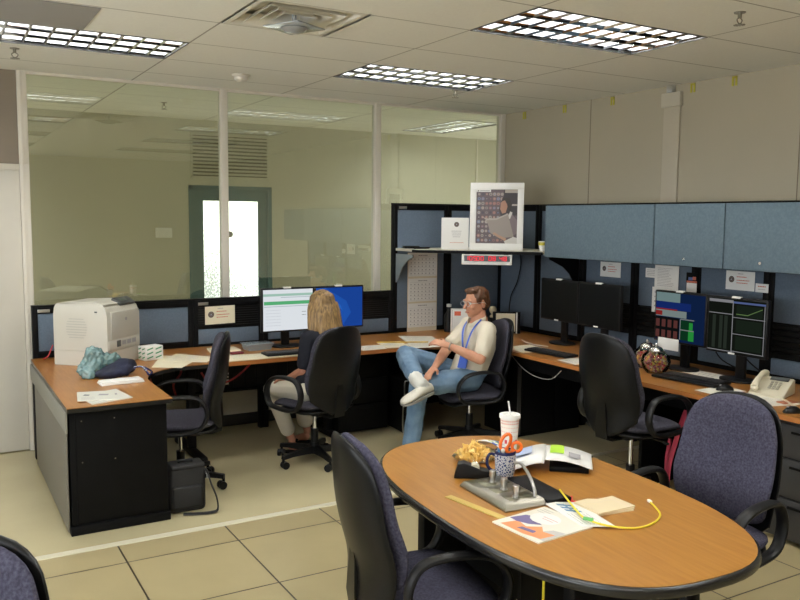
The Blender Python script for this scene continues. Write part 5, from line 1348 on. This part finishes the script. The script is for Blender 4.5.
# shirt
mb = MB()
mb.chain([(nek+V((0, 0, -.03)), (.075, .095, .03)), (che+V((0, 0, .06)), (.125, .165, .10)), (che+V((-.01, 0, -.05)), (.135, .165, .12)), (pel+V((-.02, 0, .03)), (.145, .170, .09))])
for a, b in ((shL, elL), (shR, elR)):
    q = a*.28+b*.72
    mb.chain([(che+V((0, 0, .07)), .10), (a, .070), (q, .066)])
sh = mb.build('shirt', M_shirt, man); remesh(sh, .008, 3)
displace(sh, lambda c, n: n*(.006*noise.noise(V((c.x*16, c.y*16, c.z*9)))))
mb = MB()
fwd = V((-.97, -.05, 0))
mb.tube([nek+V((.055, .0, .035)), nek+V((.03, -.07, .028)), nek+V((-.045, -.06, .0)), nek+V((-.085, -.01, -.035))], [.016, .018, .018, .01], 8, flat=(1, .35), up=(0, 0, 1))
mb.tube([nek+V((.055, .0, .035)), nek+V((.03, .07, .028)), nek+V((-.045, .06, .0)), nek+V((-.085, .01, -.035))], [.016, .018, .018, .01], 8, flat=(1, .35), up=(0, 0, 1))
mb.build('collar', M_shirt, man)
# jeans
mb = MB()
mb.chain([(pel+V((0, 0, .02)), (.135, .165, .07)), (pel+V((-.03, 0, -.03)), (.13, .165, .07))])
mb.chain([(hipL, .10), (hipL*.5+knL*.5, .094), (knL, .080), (knL*.5+anL*.5, .074), (anL+V((0, 0, -.02)), .070)])
mb.chain([(hipR, .10), (hipR*.5+knR*.5, .094), (knR, .084), (knR*.55+anR*.45, .078), (knR*.20+anR*.80, .068)])
je = mb.build('jeans', M_denim, man); remesh(je, .008, 3)
displace(je, lambda c, n: n*(.008*noise.noise(V((c.x*12, c.y*12, c.z*14)))+.003*noise.noise(c*40)))
# shoes
def shoe(origin, toe, up, parent, m=M_shoe, L_=.29, name='trainer'):
    o, d, u = V(origin), V(toe).normalized(), V(up); u = (u-d*u.dot(d)).normalized(); s_ = u.cross(d)
    T = lambda x, y, z: o+d*x+s_*y+u*z
    prof = [(-.085, .030, .065), (-.06, .036, .085), (-.01, .038, .090), (.05, .044, .070), (.11, .050, .052), (.16, .047, .042), (.195, .030, .030), (.205, .008, .02)]
    mb = MB(); R = []
    for x, w_, h_ in prof: R.append([T(x, w_*cos(a), .012+max(-.0, (h_)*(.5+.5*sin(a)))) if True else 0 for a in [2*pi*i/18 for i in range(18)]])
    mb.loft(R); sh_ = mb.build(name, m, parent)
    mb = MB(); R = []
    out = [(x, w_*1.08) for x, w_, _ in prof]
    ol = [(x, w_) for x, w_ in out]+[(x, -w_) for x, w_ in reversed(out)]
    mb.loft([[T(x, y, z) for x, y in ol] for z in (0, .018)]); mb.build('sole', M_sole, sh_)
    mb = MB()
    for k in range(4): mb.tube([T(.0+.03*k, -.026, .078-.009*k), T(.01+.03*k, 0, .105-.012*k), T(.0+.03*k, .026, .078-.009*k)], .003, 5)
    mb.build('laces', M_sock, sh_)
    return sh_
shoe((2.335, .81, .49), (-.93, -.10, -.22), (.0, -.12, 1.), man)
shoe((2.30, .955, .0), (-.98, -.15, 0), (0, 0, 1), man)
mb = MB(); mb.chain([(knR*.24+anR*.76, .057), (anR, .054), (V((2.335, .815, .575)), .049), (V((2.34, .81, .55)), .040)]); mb.build('sock', M_sock, man); MB().hull(((anL), .042), (anL+V((0, 0, -.05)), .04)).build('sock', M_sock, man)
# hair
mb = MB(); R3 = hM.to_3x3()
def EH(c, r): return (hM @ V(c), r, R3)
mb.hull(EH((-.022, 0, .045), (.098, .083, .083))); mb.hull(EH((-.045, 0, .0), (.075, .081, .075))); mb.hull(EH((.035, 0, .095), (.05, .062, .026)))
for s_ in (-1, 1): mb.hull(EH((.022, s_*.066, .03), (.022, .014, .035)))
ha = mb.build('hair', M_hairm, man); remesh(ha, .006, 2)
displace(ha, lambda c, n: n*(.005*noise.noise(V((c.x*60, c.y*60, c.z*20)))))
mb = MB()
for s_ in (-1, 1):
    mb.mi(M_pwhite); mb.hull(EH((.079, s_*.032, .006), (.011, .014, .009)))
    mb.mi(M_ink); mb.hull(EH((.088, s_*.032, .006), (.004, .006, .006)))
mb.build('eyes', None, man)
mb = MB(); mb.tube([hM @ V((.089, -.022, -.063)), hM @ V((.095, 0, -.062)), hM @ V((.089, .022, -.063))], .0035, 6); mb.build('lips', mat('lips', (.38, .12, .09), .5), man)
mb = MB()
for s_ in (-1, 1):
    mb.tube([hM @ V((.101, s_*.034+.024*cos(q), .004+.019*sin(q))) for q in [2*pi*i/12 for i in range(12)]], .0018, 6, closed=True, smooth=2)
    mb.tube([hM @ V((.100, s_*.058, .008)), hM @ V((.05, s_*.082, .010)), hM @ V((-.012, s_*.088, .008)), hM @ V((-.03, s_*.086, -.008))], .0018, 6)
mb.tube([hM @ V((.101, -.010, .006)), hM @ V((.108, 0, .009)), hM @ V((.101, .010, .006))], .0018, 6)
mb.build('glasses', M_alu, man)
# lanyard and badge
mb = MB(); mb.tube([nek+V((-.02, -.085, .025)), nek+V((-.075, -.075, -.03)), nek+V((-.125, -.085, -.09)), nek+V((-.165, -.095, -.17)), nek+V((-.185, -.095, -.23))], .009, 6, flat=(1, .3), up=(0, 1, .3)); mb.tube([nek+V((-.02, .07, .02)), nek+V((-.09, .05, -.04)), nek+V((-.14, .0, -.11)), nek+V((-.175, -.06, -.19)), nek+V((-.185, -.095, -.23))], .009, 6, flat=(1, .3), up=(0, 1, .3)); mb.build('lanyard', M_lany, man)
MB().box(nek+V((-.20, -.10, -.30)), (.012, .075, .10), .004, Euler((0, .5, .5)).to_matrix()).build('badge', M_lany, man)
mb = MB(); d = (haL-wrL).normalized(); mb.tube([wrL+(d.orthogonal()*cos(q)+d.cross(d.orthogonal())*sin(q)).normalized()*.028 for q in [2*pi*i/12 for i in range(12)]], .006, 6, closed=True, smooth=2); mb.build('wristwatch', M_steel, man)

# ---- the woman
Fw = V((-.42, .907, 0)); Lw = V((-.907, -.42, 0))
pel = V((1.60, 1.16, .575)); che = V((1.675, 1.17, .83)); nek = V((1.69, 1.21, .985))
shL = nek+Lw*.165+V((0, 0, -.045)); shR = nek-Lw*.165+V((0, 0, -.045))
elL = V((1.50, 1.14, .70)); wrL = V((1.46, 1.33, .615)); haL = V((1.44, 1.41, .605))
elR = V((1.93, 1.34, .69)); wrR = V((1.76, 1.45, .785)); haR = V((1.72, 1.52, .80))
hipL = pel+Lw*.09+V((0, 0, -.03)); hipR = pel-Lw*.09+V((0, 0, -.03))
knL = V((1.40, 1.52, .50)); anL = V((1.545, 1.46, .105)); knR = V((1.66, 1.62, .50)); anR = V((1.76, 1.66, .10))
hM = Matrix.Translation(V((1.705, 1.26, 1.155))) @ Matrix.Rotation(radians(80), 4, 'Z') @ Matrix.Rotation(radians(6), 4, 'Y')
mb = MB(); head(mb, hM, True)
mb.chain([(nek+V((0, 0, .02)), .045), (che, (.10, .09, .12)), (pel, (.12, .10, .09))])
for a, b, c in ((shL, elL, wrL), (shR, elR, wrR)): mb.chain([(che+V((0, 0, .06)), .07), (a, .042), (b, .036), (b*.6+c*.4, .033), (c, .022)])
hand(mb, wrL, haL, haL-wrL+V((0, .02, -.02)), (-.2, 0, 1), .45, .88, -1)
hand(mb, wrR, haR, haR-wrR+V((0, .05, -.02)), (0, -.1, 1), .45, .88, 1)
for h, k, a in ((hipL, knL, anL), (hipR, knR, anR)): mb.chain([(pel, .09), (h, .075), (k, .046), (k*.65+a*.35, .044), (a, .030)])
for a, dd in ((anL, V((.10, -.06, 0))), (anR, V((-.08, .12, 0)))):
    mb.chain([(a+V((-.01, 0, -.045)), (.032, .032, .035)), (a+dd*.7+V((0, 0, -.072)), (.034, .034, .022)), (a+dd*1.2+V((0, 0, -.080)), (.034, .034, .012))])
wo = mb.build('person', M_skinw); remesh(wo, .0055, 2, .4)
tag(wo, 'seated woman with long blonde hair in dark top and pale trousers, back to the camera', 'person')
mb = MB(); mb.chain([(nek+V((0, 0, -.035)), (.07, .07, .03)), (che+V((0, 0, .06)), (.14, .115, .09)), (che+V((0, 0, -.06)), (.135, .11, .12)), (pel+V((0, 0, .05)), (.15, .13, .08))])
for a, b in ((shL, elL), (shR, elR)): mb.chain([(che+V((0, 0, .07)), .085), (a, .062), (a*.22+b*.78, .055)])
sh = mb.build('blouse', M_darktop, wo); remesh(sh, .008, 3)
mb = MB(); mb.chain([(pel+V((0, 0, -.0)), (.15, .14, .07)), (pel+V((0, .02, -.03)), (.15, .14, .06))])
mb.chain([(hipL, .09), (hipL*.5+knL*.5, .082), (knL, .066), (knL*.5+anL*.5, .060), (knL*.22+anL*.78, .064)])
mb.chain([(hipR, .09), (hipR*.5+knR*.5, .082), (knR, .066), (knR*.5+anR*.5, .060), (knR*.22+anR*.78, .064)])
pa = mb.build('trousers', M_pants, wo); remesh(pa, .008, 3); displace(pa, lambda c, n: n*(.007*noise.noise(V((c.x*13, c.y*13, c.z*10)))))
for a, dd in ((anL, V((.10, -.06, 0))), (anR, V((-.08, .12, 0)))):
    d = dd.normalized(); c = a+V((0, 0, 0)); mb = MB(); s_ = V((-d.y, d.x, 0)); c = V((c.x, c.y, 0))
    ol = [(-.06, .028), (.0, .034), (.08, .042), (.14, .040), (.175, .015)]; ol = [(x, y) for x, y in ol]+[(x, -y) for x, y in reversed(ol)]
    mb.loft([[c+d*x+s_*y+V((0, 0, z)) for x, y in ol] for z in (.0, .014)]); mb.tube([c+d*.08+s_*.044+V((0, 0, .012)), c+d*.07+V((0, 0, .062)), c+d*.08-s_*.044+V((0, 0, .012))], .012, 8, flat=(1, .3), up=(d.x, d.y, 0)); mb.build('sandal', M_blk, wo)
# long hair
R3 = hM.to_3x3()
mb = MB()
def EH(c, r): return (hM @ V(c), r, R3)
mb.hull(EH((-.022, 0, .035), (.112, .102, .096))); mb.hull(EH((-.060, 0, -.02), (.075, .108, .085)))
mb.chain([EH((-.062, 0, -.02), (.066, .106, .07)), EH((-.085, -.0, -.12), (.050, .112, .06)), EH((-.105, -.035, -.205), (.038, .118, .05)), EH((-.11, -.055, -.25), (.025, .11, .03))])
r_ = random.Random(12)
for k in range(46):
    a = r_.uniform(-1, 1)*1.35; s0 = V((-.02-.095*cos(a), .104*sin(a), .03)); 
    ln = .19+.09*r_.random()+.03*(a < 0); s1 = V((s0.x-.02, s0.y*1.12, -.05)); s2 = V((s0.x-.035, s0.y*1.22-.008, -.05-ln*.5)); s3 = V((s0.x-.05, s0.y*1.35-.028+.02*r_.uniform(-1, 1), -.05-ln))
    mb.tube([hM @ q for q in (s0, s1, s2, s3)], [.012, .016, .014, .005], 6)
ha = mb.build('hair', M_hairw, wo); remesh(ha, .005, 3)
displace(ha, lambda c, n: n*(.004*noise.noise(V((c.x*55, c.y*55, c.z*4)))))
mb = MB()
for s_ in (-1, 1):
    mb.mi(M_pwhite); mb.hull(EH((.075, s_*.030, .006), (.010, .013, .008))); mb.mi(M_ink); mb.hull(EH((.083, s_*.030, .006), (.004, .006, .006)))
mb.build('eyes', None, wo)

# ------------------------------------------------------------------ camera and view
cam = bpy.data.cameras.new('camera'); co = bpy.data.objects.new('camera', cam); COL.objects.link(co)
cam.sensor_width = 36; cam.lens = 810.97/800*36; cam.clip_start = .05
yaw, pit, rol = .5283, .1, -.0091
f = V((sin(yaw)*cos(pit), cos(yaw)*cos(pit), -sin(pit))); r = V((cos(yaw), -sin(yaw), 0)); d = f.cross(r)
r2 = r*cos(rol)+d*sin(rol); d2 = -r*sin(rol)+d*cos(rol)
Mx = Matrix((r2, -d2, -f)).transposed().to_4x4(); Mx.translation = V((-.8446, -4.2778, 1.8184)); co.matrix_world = Mx
S.camera = co
w = bpy.data.worlds.new('world'); S.world = w; w.use_nodes = True; w.node_tree.nodes['Background'].inputs[0].default_value = (.5, .55, .6, 1); w.node_tree.nodes['Background'].inputs[1].default_value = .05
S.view_settings.view_transform = 'Standard'; S.view_settings.look = 'None'; S.view_settings.exposure = .25; S.view_settings.gamma = 1
S.cycles.max_bounces = 14; S.cycles.diffuse_bounces = 6; S.cycles.glossy_bounces = 10; S.cycles.transparent_max_bounces = 12
S.cycles.sample_clamp_indirect = 6
